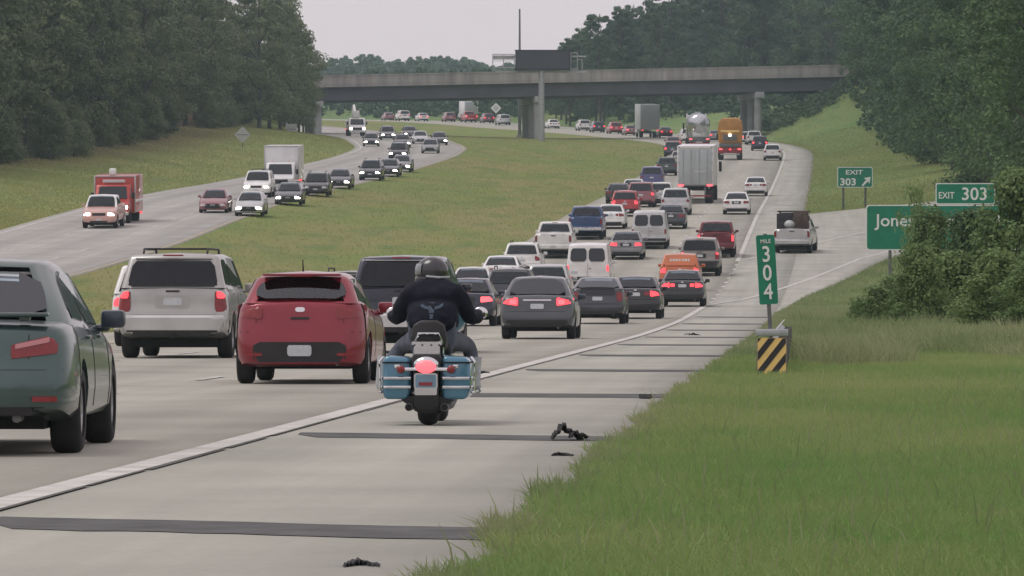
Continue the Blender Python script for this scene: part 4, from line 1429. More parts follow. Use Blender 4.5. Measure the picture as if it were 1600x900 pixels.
    for q in range(6):
        a = q * math.pi / 3
        rimb.box((tw * .33, math.cos(a) * r * .33, math.sin(a) * r * .33), (.035, r * .52, .06), Matrix.Rotation(a, 3, 'X'))
    rim = rimb.mesh("rim")
    riml = rim.copy(); riml.transform(Matrix.Rotation(math.pi, 4, 'Z'))
    riml.flip_normals() if False else None
    for ya in (axr, axf):
        for sx in (-1, 1):
            wpos = (sx * (W2 - tw / 2 - .012), ya, r)
            hub = T.add("wheel", tyre, 'tyre', None, wpos)
            T.add("rim", rim if sx > 0 else riml, 'rim', hub)
    # door mirrors, door handles, aerial
    mz = z_f + .10; my = yf0 - .42
    for sx in (-1, 1):
        mb_ = MB().box((sx * (W2 + .045), my, mz + .02), (.19, .12, .14)).box((sx * (W2 - .05), my + .04, mz - .05), (.14, .06, .06))
        T.add("door_mirror", mb_.mesh("door_mirror", bevel=.03), sp.get('mirror', 'paint'))
        for u in (.30, .62):
            yy_ = yb0 + (yf0 - yb0) * u
            T.add("door_handle", MB().box((sx * (W2 * .985 + .012), yy_, z_r - .10), (.035, .17, .03)).mesh("door_handle", bevel=.01), 'paint', body)
    # door seams: narrow dark grooves down the sides
    if sp.get('seams', True):
        for sx in (-1, 1):
            sb = MB()
            for u in (.06, .48, .93):
                yy_ = yb0 + (yf0 - yb0) * u
                zt = float(np.interp(yy_ - rear, bx, bz))
                hs = half_section(width(yy_ - rear), zbot, zt)
                pts = [(x + .003, z) for x, z in hs[3:9]]
                vs = []; fs = []
                for x, z in pts:
                    vs += [(sx * x, yy_ - .006, z), (sx * x, yy_ + .006, z), (sx * (x - .02), yy_ + .006, z), (sx * (x - .02), yy_ - .006, z)]
                for i in range(len(pts) - 1):
                    for kk in range(4): fs.append((4 * i + kk, 4 * i + (kk + 1) % 4, 4 * i + 4 + (kk + 1) % 4, 4 * i + 4 + kk))
                T.add("door_seam", MB().add(vs, fs).mesh("door_seam", smooth=False), 'under', body)
    for nm, mb_, m in sp.get('extra', lambda *a: [])(rear, front, W2, H, zr):
        T.add(nm, mb_ if isinstance(mb_, bpy.types.Mesh) else mb_.mesh(nm, bevel=.012), m, body)
    return T

_pm = {}
def place(T, name, label, cat, pos, head, mats=None, near='rear', group=None, z=.02, yaw=0.0, drop=()):
    """pos: ground point under the axle nearest the camera; head: unit heading in plan"""
    mats = mats or {}
    h = Vector((head[0], head[1], 0)).normalized()
    if yaw: h = Matrix.Rotation(yaw, 3, 'Z') @ h
    e = 1.5
    dz = float(G(pos.x + h.x * e, pos.y + h.y * e) - G(pos.x - h.x * e, pos.y - h.y * e)) / (2 * e)
    f = Vector((h.x, h.y, dz)).normalized()
    rgt = f.cross(Vector((0, 0, 1))).normalized()
    up = rgt.cross(f)
    ax = T.axr if near == 'rear' else T.axf
    o = bpy.data.objects.new(name, None); COL.objects.link(o)
    m = Matrix((rgt, f, up)).transposed().to_4x4()
    m.translation = Vector(pos) - f * ax + Vector((0, 0, z))
    o.matrix_world = m
    tag(o, label, cat, group)
    made = []
    for p in T.parts:
        if p.name in drop: made.append(None); continue
        c = bpy.data.objects.new(p.name, p.me); COL.objects.link(c)
        c.parent = made[p.parent] if (p.parent is not None and made[p.parent] is not None) else o
        c.location = p.loc
        want = mats.get(p.name) if p.name in mats and p.name != 'paint' else mats.get(p.m)
        if want is None and p.m in M: want = M[p.m]
        if want is not None and c.material_slots and c.material_slots[0].material is not want:
            c.material_slots[0].link = 'OBJECT'; c.material_slots[0].material = want
        made.append(c)
    return o

def headR(Y): return (float(XR(Y + 4) - XR(Y - 4)) / 8, 1.0)
def headL(Y): return (-float(XL(Y + 4) - XL(Y - 4)) / 8, -1.0)

# ---- body styles -------------------------------------------------
def sedan_spec(**k):
    d = dict(L=4.75, W=1.8, H=1.47, wb=2.75, ro=1.05, r=.325, tw=.21,
             top=[(0, .93), (.05, .985), (.5, 1.01), (1.2, 1.0), (1.9, .97), (3.3, .93), (4.0, .84), (4.55, .70), (4.75, .60)],
             cabin=(.52, 1.30, 2.5, 3.45, .70), inset=[(0, .14), (.30, .02), (.40, 0), (.60, 0), (.64, .05), (.97, .10), (1.1, .16)],
             rearfit=[("tail_light", .46, .86, .72, .90, 'tail', dict(mirror=True, z0b=.76)), ("number_plate", -.16, .16, .74, .85, 'plate'), ("number_plate_recess", -.30, .30, .70, .885, 'paint_d', dict(off=.004)),
                      ("rear_valance", -.70, .70, .30, .42, 'trim', dict(off=.006)), ("boot_seam", -.80, .80, .640, .652, 'under', dict(off=.003, nz_=1, rad=0)), ("emblem", -.05, .05, .90, .94, 'chrome')])
    d.update(k); return d
M['paint_d'] = M['trim']
M['paint'] = M['trim']
def roof_rack(rear, front, W2, H, zr):
    b1 = MB(); b2 = MB()
    out = []
    for sx in (-1, 1):
        b = MB().tube([(sx * .56, rear + .55, H - .02), (sx * .56, rear + .65, H + .055), (sx * .56, rear + 2.4, H + .055), (sx * .56, rear + 2.5, H - .03)], .02, 8)
        out.append(("roof_rail", b.mesh("roof_rail"), 'trim'))
    for yy_ in (.95, 1.9):
        out.append(("roof_bar", MB().box((0, rear + yy_, H + .06), (1.14, .05, .03)), 'trim'))
    out.append(("third_brake_light", MB().box((0, rear + .20, H - .06), (.36, .04, .03)), 'tail'))
    out.append(("rear_wiper", MB().box((.12, rear + .105, 1.32), (.44, .02, .02)), 'trim'))
    out.append(("tow_hitch", MB().box((0, rear + .02, .40), (.09, .16, .08)), 'under'))
    return out
def sedan_extra(rear, front, W2, H, zr):
    return [("third_brake_light", MB().box((0, rear + .62, 1.035), (.30, .05, .025)), 'tail'),
            ("exhaust_pipe", MB().cyl((.5, rear + .05, .28), (.5, rear + .3, .28), .032, n=12).mesh("exhaust_pipe"), 'dgalv')]
def spoiler_extra(rear, front, W2, H, zr):
    return sedan_extra(rear, front, W2, H, zr) + [("spoiler", MB().box((0, rear + .17, 1.035), (1.46, .16, .03)).box((.55, rear + .2, 1.01), (.08, .10, .04)).box((-.55, rear + .2, 1.01), (.08, .10, .04)), 'paint')]
M['navy'] = mat('dark_blue_mirror_shell', (.035, .05, .075), .35, .2, vary=.05, coat=.6)
CAMRY = car_template(sedan_spec(L=4.8, W=1.82, wb=2.78, ro=1.07, H=1.47, tw=.225,
    top=[(0, .90), (.05, .955), (.5, .99), (1.2, .985), (1.9, .96), (3.3, .93), (4.0, .84), (4.6, .70), (4.8, .60)],
    cabin=(.56, 1.32, 2.55, 3.55, .70), rgm='lglass', rglass=(.08, .92, .08, .80), cbev=.11, rrad=.3, mirror='navy',
    rearfit=[("tail_light", .46, .80, .715, .815, 'tail', dict(mirror=True, z0b=.755, z1b=.895, rad=.12)), ("reverse_lamp", .49, .74, .785, .82, 'rose_lens', dict(mirror=True, off=.018, z0b=.835, z1b=.872, rad=.2)), ("side_seam", .585, .591, .64, .94, 'under', dict(mirror=True, off=.003, nx_=1, rad=0)),
             ("number_plate_recess", -.34, .34, .66, .86, 'trim', dict(off=.004)), ("number_plate", -.16, .16, .70, .82, 'plate', dict(off=.012)),
             ("chrome_strip", -.36, .36, .862, .885, 'chrome'), ("boot_seam", -.84, .84, .632, .644, 'under', dict(off=.003, nz_=1, rad=0)),
             ("bumper_reflector", .62, .80, .40, .44, 'tail', dict(mirror=True)), ("rear_valance", -.72, .72, .30, .36, 'trim', dict(off=.006))], extra=spoiler_extra))
SEDAN = car_template(sedan_spec(extra=sedan_extra))
SEDANB = car_template(sedan_spec(L=4.6, W=1.78, H=1.47, wb=2.68, ro=1.0, extra=sedan_extra,
    top=[(0, .96), (.05, 1.02), (.5, 1.05), (1.2, 1.0), (1.9, .96), (3.3, .93), (4.0, .84), (4.4, .70), (4.6, .60)], cabin=(.45, 1.2, 2.4, 3.35, .71),
    rearfit=[("tail_light", .50, .85, .76, .98, 'tail', dict(mirror=True, z0b=.80)), ("tail_light_inner", .30, .47, .80, .93, 'tail', dict(mirror=True)), ("number_plate", -.16, .16, .78, .90, 'plate', dict(off=.014)),
             ("boot_seam", -.8, .8, .66, .672, 'under', dict(off=.003, nz_=1, rad=0)), ("rear_valance", -.68, .68, .30, .44, 'trim', dict(off=.006)), ("emblem", -.05, .05, .965, 1.0, 'chrome')]))
GREY = car_template(sedan_spec(L=4.6, W=1.8, H=1.53, wb=2.66, ro=.95, r=.33,
    top=[(0, .98), (.05, 1.04), (.4, 1.06), (1.2, 1.02), (1.9, .98), (3.3, .94), (3.9, .86), (4.4, .72), (4.6, .62)], cabin=(.30, .95, 2.4, 3.4, .69), cbev=.09, rglass=(.07, .93, .06, .88), rgm='lglass', rrad=.3, mirror='navy',
    rearfit=[("tail_light", .46, .87, .80, 1.0, 'tail_on', dict(mirror=True, z0b=.86)), ("brake_lamp", .50, .66, .84, .95, 'brake', dict(mirror=True, off=.02)),
             ("number_plate_recess", -.30, .30, .70, .92, 'trim', dict(off=.004)), ("number_plate", -.16, .16, .73, .85, 'plate', dict(off=.014)), ("chrome_strip", -.34, .34, .925, .955, 'chrome'),
             ("boot_seam", -.8, .8, .66, .672, 'under', dict(off=.003, nz_=1, rad=0)), ("rear_valance", -.74, .74, .30, .46, 'trim', dict(off=.006))], extra=sedan_extra))
LIFT = car_template(dict(L=4.46, W=1.745, H=1.49, wb=2.70, ro=.90, r=.31, tw=.2,
    top=[(0, 1.06), (.05, 1.13), (.4, 1.15), (1.2, 1.05), (1.9, .98), (3.1, .92), (3.8, .82), (4.3, .68), (4.46, .58)], cabin=(.16, 1.15, 2.2, 3.55, .70), inset=[(0, .12), (.35, 0), (.62, 0), (.66, .05), (1.2, .13)],
    rglass=(.08, .92, .04, .9),
    rearfit=[("tail_light", .60, .80, .72, 1.06, 'tail', dict(mirror=True, rad=.5)), ("lower_window", -.56, .56, .90, 1.09, 'glass', dict(off=.01)), ("number_plate", -.16, .16, .74, .86, 'plate', dict(off=.014)),
             ("spoiler_bar", -.70, .70, 1.10, 1.15, 'trim', dict(off=.02)), ("boot_seam", -.8, .8, .63, .642, 'under', dict(off=.003, nz_=1, rad=0)), ("rear_valance", -.70, .70, .30, .42, 'trim', dict(off=.006))], extra=sedan_extra))
def hatch_extra(rear, front, W2, H, zr):
    return [("roof_spoiler", MB().box((0, rear + .40, H - .055), (1.0, .26, .03)), 'paint'), ("aerial", MB().tube([(0, rear + .55, H - .01), (0, rear + .48, H + .14)], [.012, .006], 6).mesh("aerial"), 'trim'),
            ("rear_wiper", MB().box((.08, rear + .155, 1.10), (.40, .02, .022)), 'trim'), ("third_brake_light", MB().box((0, rear + .285, H - .07), (.30, .02, .025)), 'tail'),
            ("exhaust_pipe", MB().cyl((.48, rear + .04, .27), (.48, rear + .3, .27), .035, n=12).mesh("exhaust_pipe"), 'dgalv')]
HATCH = car_template(dict(L=4.05, W=1.72, H=1.455, wb=2.57, ro=.66, r=.315, tw=.205, rb=.26,
    top=[(0, 1.0), (.05, 1.06), (.4, 1.08), (1.2, 1.0), (1.9, .96), (2.9, .92), (3.4, .83), (3.9, .68), (4.05, .58)], cabin=(.13, .50, 1.9, 3.1, .70), cbev=.13, wbf=.86, rrad=.45, hole=.05, inset=[(0, .10), (.28, .0), (.62, .0), (.68, .05), (1.15, .13)],
    rw=[(0, .68), (.04, .80), (.11, .89), (.24, .96), (.45, 1.0)], rglass=(.08, .92, .10, .80), rgm='lglass',
    rearfit=[("tail_light", .48, .835, .83, .985, 'tail', dict(mirror=True, z0b=.87, z1b=1.02)), ("emblem", -.06, .06, .925, .985, 'chrome', dict(rad=.9)), ("tailgate_handle", -.12, .12, .83, .86, 'trim'),
             ("boot_seam", -.78, .78, .66, .672, 'under', dict(off=.003, nz_=1, rad=0)), ("side_seam", .56, .566, .67, 1.02, 'under', dict(mirror=True, off=.003, nx_=1, rad=0)), ("rear_valance", -.60, .60, .28, .54, 'trim', dict(off=.006, rad=.7)), ("number_plate", -.155, .155, .36, .50, 'plate', dict(off=.016)),
             ("bumper_reflector", .48, .70, .36, .40, 'tail', dict(mirror=True, off=.012))], extra=hatch_extra))
SUV = car_template(dict(L=5.1, W=1.97, H=1.86, wb=3.05, ro=1.02, r=.385, tw=.26, zb=.32, rb=.44, fb=.34,
    top=[(0, 1.20), (.05, 1.26), (.5, 1.27), (1.2, 1.26), (3.4, 1.22), (4.2, 1.10), (4.9, .95), (5.1, .85)], cabin=(.10, .33, 2.9, 3.85, .79), inset=[(0, .1), (.44, 0), (.74, 0), (.78, .08), (1.26, .10)],
    rw=[(0, .90), (.03, .94), (.08, .97), (.2, .99), (.5, 1.0)], rgm='pglass', rglass=(.06, .94, .04, .82), side=[(.64, .93), (.34, .62), (.06, .32)], cbev=.07,
    rearfit=[("tail_light", .74, .95, .80, 1.24, 'tail', dict(mirror=True, rad=.35)), ("brake_lamp", .775, .92, 1.05, 1.19, 'tail_on', dict(mirror=True, off=.02)), ("number_plate_recess", -.31, .31, .88, 1.10, 'paint_d', dict(off=.004)), ("number_plate", -.16, .16, .93, 1.06, 'plate', dict(off=.014)),
             ("bumper_step", -.90, .90, .76, .785, 'trim', dict(off=.004, nz_=1, rad=0)), ("rear_bumper", -.93, .93, .50, .755, 'bumper', dict(off=.02, depth=.08)), ("rear_valance", -.80, .80, .40, .49, 'trim', dict(off=.004)), ("tailgate_handle", -.12, .12, 1.16, 1.19, 'trim')], extra=roof_rack))
XOVER = car_template(dict(L=4.55, W=1.84, H=1.68, wb=2.66, ro=.93, r=.345, tw=.225, zb=.28, rb=.38, fb=.30,
    top=[(0, 1.06), (.05, 1.12), (.5, 1.13), (1.2, 1.1), (3.0, 1.05), (3.8, .95), (4.4, .80), (4.55, .72)], cabin=(.12, .42, 2.5, 3.45, .755), inset=[(0, .1), (.38, 0), (.66, 0), (.70, .07), (1.2, .12)],
    rw=[(0, .87), (.03, .92), (.09, .955), (.2, .985), (.5, 1.0)], rglass=(.07, .93, .08, .85), side=[(.62, .93), (.33, .6), (.07, .31)],
    rearfit=[("tail_light", .62, .87, .82, 1.09, 'tail', dict(mirror=True, rad=.35)), ("number_plate", -.16, .16, .78, .90, 'plate', dict(off=.014)), ("boot_seam", -.85, .85, .68, .692, 'under', dict(off=.003, nz_=1, rad=0)),
             ("rear_valance", -.80, .80, .37, .52, 'trim', dict(off=.006)), ("emblem", -.05, .05, .97, 1.02, 'chrome')], extra=lambda rear, front, W2, H, zr: roof_rack(rear, front, W2, H, zr)[:2]))
def pick_extra(rear, front, W2, H, zr):
    return [("tow_hitch", MB().box((0, rear + .02, .44), (.09, .16, .08)), 'under'), ("third_brake_light", MB().box((0, rear + 1.98, H - .05), (.30, .04, .03)), 'tail')]
PICK = car_template(dict(L=5.7, W=2.0, H=1.88, wb=3.55, ro=1.2, r=.385, tw=.25, zb=.38, rb=.52, fb=.36,
    top=[(0, 1.28), (.05, 1.33), (.5, 1.34), (1.9, 1.34), (2.1, 1.28), (4.1, 1.24), (4.9, 1.12), (5.5, 1.0), (5.7, .90)], cabin=(1.95, 2.12, 3.55, 4.4, .79), inset=[(0, .1), (.50, -.04), (.72, -.04), (.76, .06), (1.34, .06)],
    rw=[(0, .94), (.02, .97), (.06, .985), (.15, .995), (.5, 1.0)], rglass=(.08, .92, .10, .88), side=[(.55, .93), (.10, .52)], cbev=.07, bed=(.12, 1.88, .78),
    rearfit=[("tail_light", .83, .955, .88, 1.26, 'tail', dict(mirror=True, rad=.15)), ("tailgate", -.80, .80, .80, 1.31, 'paint', dict(off=.012, rad=.08)), ("rear_bumper", -.92, .92, .56, .735, 'bumper', dict(off=.03, depth=.08)),
             ("number_plate", -.16, .16, .58, .70, 'plate', dict(off=.05)), ("tailgate_handle", -.13, .13, 1.17, 1.22, 'trim', dict(off=.03))], extra=pick_extra))
VAN = car_template(dict(L=5.5, W=2.0, H=2.1, wb=3.45, ro=1.1, r=.36, tw=.22, zb=.32, rb=.42, fb=.34,
    top=[(0, 1.18), (.04, 1.22), (.5, 1.23), (3.9, 1.2), (4.7, 1.05), (5.3, .92), (5.5, .82)], cabin=(.03, .14, 3.6, 4.6, .84), inset=[(0, .08), (.42, -.03), (.62, -.03), (.66, .02), (1.22, .03)], cbev=.09,
    rw=[(0, .95), (.02, .97), (.06, .985), (.15, .995), (.5, 1.0)], open=False, rgm='glass', rglass=(.07, .47, .12, .80), side=[(.70, .93)],
    rearfit=[("tail_light", .84, .95, .85, 1.12, 'tail', dict(mirror=True, rad=.15)), ("door_gap", -.006, .006, .64, 1.21, 'under', dict(off=.004, rad=0, nx_=1)), ("rear_bumper", -.93, .93, .46, .61, 'trim', dict(off=.03, depth=.08)), ("number_plate", -.75, -.45, .74, .86, 'plate', dict(off=.02)), ("door_handle", .04, .16, .95, .98, 'trim')]))
# second rear-door window of the van
def _second_van_window():
    src = [p for p in VAN.parts if p.name == "rear_window"][0]
    m2 = src.me.copy(); m2.transform(Matrix.Scale(-1, 4, (1, 0, 0))); m2.flip_normals()
    VAN.add("rear_window", m2, 'glass', src.parent)
_second_van_window()
MINIV = car_template(dict(L=5.1, W=1.96, H=1.76, wb=3.0, ro=1.05, r=.34, tw=.22, zb=.26, rb=.36, fb=.28,
    top=[(0, 1.08), (.05, 1.14), (.5, 1.15), (3.6, 1.08), (4.4, .95), (4.95, .80), (5.1, .70)], cabin=(.10, .40, 3.0, 4.1, .77), inset=[(0, .1), (.36, 0), (.64, 0), (.68, .05), (1.2, .10)],
    rglass=(.07, .93, .08, .85), side=[(.68, .93), (.38, .66), (.06, .36)],
    rearfit=[("tail_light", .72, .92, .85, 1.12, 'tail', dict(mirror=True, rad=.3)), ("number_plate", -.16, .16, .80, .92, 'plate', dict(off=.014)), ("boot_seam", -.85, .85, .66, .672, 'under', dict(off=.003, nz_=1, rad=0)), ("rear_valance", -.8, .8, .36, .48, 'trim', dict(off=.006))]))
# ------------------------------------------------------------------ trucks
def wheel_parts(T, y, x, r, tw, hubm='rim'):
    tyre = MB().lathe([(-tw / 2, r * .6), (-tw / 2, r * .90), (-tw / 2 + .03, r), (tw / 2 - .03, r), (tw / 2, r * .90), (tw / 2, r * .6)], axis='X', n=24, closed=True).mesh("tyre", ang=50)
    rim = MB().lathe([(-tw * .3, r * .62), (tw * .3, r * .62), (tw * .36, r * .3), (-tw * .36, r * .3)] if False else [(-tw * .35, r * .62), (tw * .35, r * .62), (tw * .3, r * .2), (tw * .2, .05)], axis='X', n=20).mesh("rim")
    for sx in (-1, 1):
        k = T.add("wheel", tyre, 'tyre', None, (sx * x, y, r))
        rm = rim if sx > 0 else rim.copy()
        if sx < 0: rm.transform(Matrix.Rotation(math.pi, 4, 'Z'))
        T.add("rim", rm, hubm, k)
def bx(T, name, c, d, m, parent=None, bev=.02, rot=None, taper=1.0):
    return T.add(name, MB().box(c, d, rot, 0, taper).mesh(name, bevel=bev), m, parent)
def tractor(T, y0, cabm='paint'):
    """highway tractor in front of a trailer; y0 = trailer nose"""
    c = bx(T, "cab", (0, y0 + 1.9, 2.35), (2.4, 2.4, 2.7), cabm, None, .15, None, .94)
    bx(T, "bonnet", (0, y0 + 4.1, 1.5), (1.9, 2.2, 1.2), cabm, None, .15, None, .9)
    bx(T, "chassis", (0, y0 + 1.6, .85), (1.1, 6.6, .3), 'under', None, .02)
    bx(T, "windscreen", (0, y0 + 3.08, 2.45), (1.95, .06, .75), 'glass', c, .02)
    for sx in (-1, 1):
        bx(T, "side_window", (sx * 1.17, y0 + 2.3, 2.5), (.04, .8, .6), 'glass', c, .01)
        bx(T, "door_mirror", (sx * 1.45, y0 + 2.95, 2.4), (.22, .10, .75), 'trim', c, .03)
        bx(T, "exhaust_stack", (sx * 1.1, y0 + .55, 2.6), (.16, .16, 2.6), 'chrome', c, .05)
        bx(T, "headlight", (sx * .72, y0 + 5.22, 1.25), (.3, .06, .22), 'lens', c, .02)
    for y in (y0 - .8, y0 + .5): wheel_parts(T, y, 1.0, .51, .55)
    wheel_parts(T, y0 + 4.2, 1.05, .51, .3)
M['trailer'] = mat("grey_white_trailer", (.42, .455, .465), .45, .1, vary=.08, scale=.8)
M['trailer_w'] = mat("white_trailer_frame", (.74, .73, .74), .4, .1, vary=.06, scale=2)
M['white'] = mat("white_truck_paint", (.72, .72, .73), .4, 0, vary=.06, scale=1.5, coat=.4)
M['orange'] = mat("faded_orange_paint", (.46, .22, .045), .55, 0, vary=.18, scale=1.2)
M['redbar'] = mat("red_tail_board", (.30, .035, .045), .5, 0, vary=.25, scale=3)
M['steel'] = mat("polished_tank_steel", (.55, .57, .60), .22, .95, vary=.08, scale=2)
M['redpaint'] = mat("red_truck_paint", (.42, .035, .025), .35, .1, vary=.08, scale=1.5, coat=.6)

SEMI = Tmpl(0, 14)
b_ = bx(SEMI, "trailer_box", (0, 5.9, 2.68), (2.58, 14.2, 2.86), 'trailer_w', None, .03)
for sx in (-1, 1):
    d_ = bx(SEMI, "rear_door", (sx * .605, -1.215, 2.60), (1.19, .04, 2.52), 'trailer', b_, .008)
    for q in (.28, .86):
        SEMI.add("lock_rod", MB().cyl((sx * q, -1.262, 1.34), (sx * q, -1.262, 3.86), .022, n=8).mesh("lock_rod"), 'galv', d_)
    for q in range(4):
        bx(SEMI, "hinge", (sx * 1.2, -1.25, 1.6 + q * .66), (.10, .04, .10), 'galv', d_, .01)
    k_ = bx(SEMI, "tail_light", (sx * 1.02, -1.27, 1.30), (.42, .06, .13), 'brake', b_, .01)
    bx(SEMI, "mud_flap", (sx * .95, -.62, .66), (.62, .015, .62), 'trim', None, .003)
    bx(SEMI, "marker_light", (sx * 1.15, -1.26, 4.02), (.12, .04, .05), 'tail', b_, .01)
bx(SEMI, "door_header", (0, -1.23, 4.02), (2.50, .05, .17), 'trailer_w', b_, .01)
bx(SEMI, "door_sill", (0, -1.225, 1.30), (2.50, .05, .10), 'dgalv', b_, .01)
bx(SEMI, "lettering_strip", (.36, -1.240, 2.28), (.9, .012, .13), 'sback', b_, .002)
bx(SEMI, "underride_guard", (0, -1.15, .56), (2.2, .10, .11), 'redbar', None, .01)
for sx in (-.7, .7): bx(SEMI, "guard_strut", (sx, -1.12, .88), (.1, .09, .62), 'dgalv', None, .01)
bx(SEMI, "chassis", (0, 5.6, 1.1), (1.1, 12.8, .26), 'under', None, .02)
for y in (0, 1.28): wheel_parts(SEMI, y, .95, .51, .56)
tractor(SEMI, 13.3)

TANK = Tmpl(0, 14)
prof = [(-1.5, .02), (-1.48, .5), (-1.36, .95), (-1.1, 1.2), (-.9, 1.26), (9.6, 1.26), (9.85, 1.15), (10.1, .8), (10.2, .02)]
t_ = TANK.add("tank", MB().lathe(prof, (0, 0, 2.75), 'Y', 32).mesh("tank"), 'steel')
for y in (.2, 3, 6, 9):
    TANK.add("tank_ring", MB().lathe([(y, 1.255), (y, 1.295), (y + .12, 1.295), (y + .12, 1.255)], (0, 0, 2.75), 'Y', 32, closed=True).mesh("tank_ring"), 'galv', t_)
bx(TANK, "hatch", (0, 4, 4.05), (.7, 1.4, .2), 'galv', t_, .05)
bx(TANK, "rear_frame", (0, -1.2, 1.05), (2.4, .3, .55), 'dgalv', None, .02)
bx(TANK, "rear_cabinet", (0, -.9, 1.6), (1.5, .8, .5), 'white', None, .03)
bx(TANK, "underride_guard", (0, -1.3, .6), (2.3, .1, .12), 'redbar', None, .01)
lad = MB()
for sx in (-.2, .2): lad.box((sx + .5, -1.42, 2.4), (.04, .04, 2.4))
for q in range(7): lad.box((.5, -1.42, 1.4 + q * .33), (.4, .03, .03))
TANK.add("ladder", lad.mesh("ladder"), 'galv', t_)
for sx in (-1, 1): bx(TANK, "tail_light", (sx * .98, -1.37, 1.08), (.36, .06, .14), 'brake', None, .01)
bx(TANK, "chassis", (0, 4.5, 1.15), (1.0, 11, .3), 'under', None, .02)
for y in (0, 1.28): wheel_parts(TANK, y, .95, .51, .56)
tractor(TANK, 10.2)

DUMP = Tmpl(0, 5)
h_ = DUMP.add("hopper", MB().prism([(-1.15, 1.75), (1.15, 1.75), (1.27, 3.2), (1.12, 3.95), (.8, 4.25), (-.8, 4.25), (-1.12, 3.95), (-1.27, 3.2)], 'Y', -1.5, 3.4).mesh("hopper", bevel=.06), 'orange')
bx(DUMP, "hopper_band", (0, -1.53, 2.95), (1.9, .06, .22), 'syellow', h_, .01)
bx(DUMP, "work_lamp", (0, -1.56, 2.55), (.22, .08, .2), 'head', h_, .02)
bx(DUMP, "hopper_door", (0, -1.53, 2.3), (1.4, .06, .6), 'dgalv', h_, .02)
bx(DUMP, "spreader", (0, -1.4, 1.52), (2.2, .7, .36), 'dgalv', None, .04)
bx(DUMP, "tail_board", (0, -1.52, 1.0), (2.46, .10, .56), 'redbar', None, .02)
for sx in (-1, 1):
    bx(DUMP, "tail_light", (sx * .95, -1.6, 1.12), (.34, .06, .14), 'brake', None, .01)
    bx(DUMP, "mud_flap", (sx * .95, -.75, .5), (.6, .02, .6), 'trim', None, .003)
    bx(DUMP, "door_mirror", (sx * 1.42, 5.7, 2.3), (.2, .1, .6), 'trim', None, .02)
bx(DUMP, "centre_lamp", (0, -1.6, 1.1), (.22, .06, .16), 'tail_on', None, .01)
bx(DUMP, "step_bumper", (0, -1.45, .6), (2.0, .16, .14), 'sback', None, .02)
bx(DUMP, "chassis", (0, 2.4, .95), (1.0, 7.0, .3), 'under', None, .02)
c_ = bx(DUMP, "cab", (0, 4.7, 2.0), (2.3, 1.9, 2.2), 'orange', None, .15, None, .94)
bx(DUMP, "windscreen", (0, 5.62, 2.4), (1.9, .08, .8), 'glass', c_, .02)
bx(DUMP, "bonnet", (0, 6.4, 1.5), (1.8, 1.7, 1.1), 'orange', None, .12, None, .92)
for y in (0, 1.3): wheel_parts(DUMP, y, .95, .5, .5)
wheel_parts(DUMP, 6.3, 1.0, .5, .3)

def cab_truck(box_m, cab_m, boxz=(1.0, 3.45), boxw=2.45, boxl=5.0, lit=True, windows=False):
    T = Tmpl(-1.2, 3.1)
    b0 = bx(T, "cargo_box", (0, -.6, sum(boxz) / 2), (boxw, boxl, boxz[1] - boxz[0]), box_m, None, .05)
    fy = -.6 + boxl / 2
    for sx in (-1, 1):
        bx(T, "corner_rail", (sx * (boxw / 2 - .02), fy + .012, sum(boxz) / 2), (.07, .05, boxz[1] - boxz[0] - .04), 'sback', b0, .01)
    bx(T, "roof_rail", (0, fy + .012, boxz[1] - .05), (boxw - .1, .05, .08), 'sback', b0, .01)
    bx(T, "rear_door", (0, -.6 - boxl / 2 - .01, sum(boxz) / 2), (boxw - .2, .04, boxz[1] - boxz[0] - .2), 'trailer', b0, .01)
    c = T.add("cab", MB().prism([(fy + .02, .55), (fy + 2.1, .55), (fy + 2.15, 1.15), (fy + 1.45, 1.35), (fy + .95, 2.2), (fy + .02, 2.3)], 'X', -1.02, 1.02).mesh("cab", bevel=.09, seg=3), cab_m)
    n = Vector((0, .85, .5)).normalized()
    q = MB().add([(-.86, fy + 1.41, 1.43), (.86, fy + 1.41, 1.43), (.78, fy + 1.01, 2.12), (-.78, fy + 1.01, 2.12), (-.86, fy + 1.44, 1.445), (.86, fy + 1.44, 1.445), (.78, fy + 1.04, 2.135), (-.78, fy + 1.04, 2.135)], [(0, 1, 2, 3), (7, 6, 5, 4), (0, 4, 5, 1), (1, 5, 6, 2), (2, 6, 7, 3), (3, 7, 4, 0)])
    T.add("windscreen", q.mesh("windscreen", smooth=False), 'glass', c)
    bx(T, "grille", (0, fy + 2.15, .92), (1.2, .06, .30), 'trim', c, .02)
    bx(T, "front_bumper", (0, fy + 2.18, .58), (2.0, .16, .2), 'sback', c, .03)
    for sx in (-1, 1):
        bx(T, "headlight", (sx * .80, fy + 2.16, .95), (.30, .06, .2), 'head' if lit else 'lens', c, .02)
        bx(T, "door_mirror", (sx * 1.2, fy + 1.2, 1.6), (.18, .1, .36), 'trim', c, .03)
        bx(T, "side_window", (sx * 1.02, fy + .65, 1.75), (.04, .6, .5), 'glass', c, .01)
        bx(T, "marker_light", (sx * .6, fy + .6, 2.34), (.12, .08, .05), 'amber', c, .01)
        bx(T, "tail_light", (sx * 1.0, -.6 - boxl / 2 - .03, boxz[0] - .1), (.3, .06, .12), 'tail_on', b0, .01)
    bx(T, "chassis", (0, .3, .75), (.9, 6.5, .25), 'under', None, .02)
    wheel_parts(T, -1.2, .9, .42, .45); wheel_parts(T, 3.1, .92, .42, .26)
    return T
BOXT = cab_truck('white', 'white')
FIRE = cab_truck('redpaint', 'redpaint', (.55, 2.75), 2.4, 4.6)
bx(FIRE, "light_bar", (0, 2.2, 2.42), (1.3, .3, .18), 'lens', None, .03)
bx(FIRE, "roof_lamp", (.15, 1.4, 2.95), (.4, .35, .4), 'swhite', None, .08)
bx(FIRE, "reflective_band", (0, -.6, 1.25), (2.43, 4.55, .14), 'swhite', None, .01)
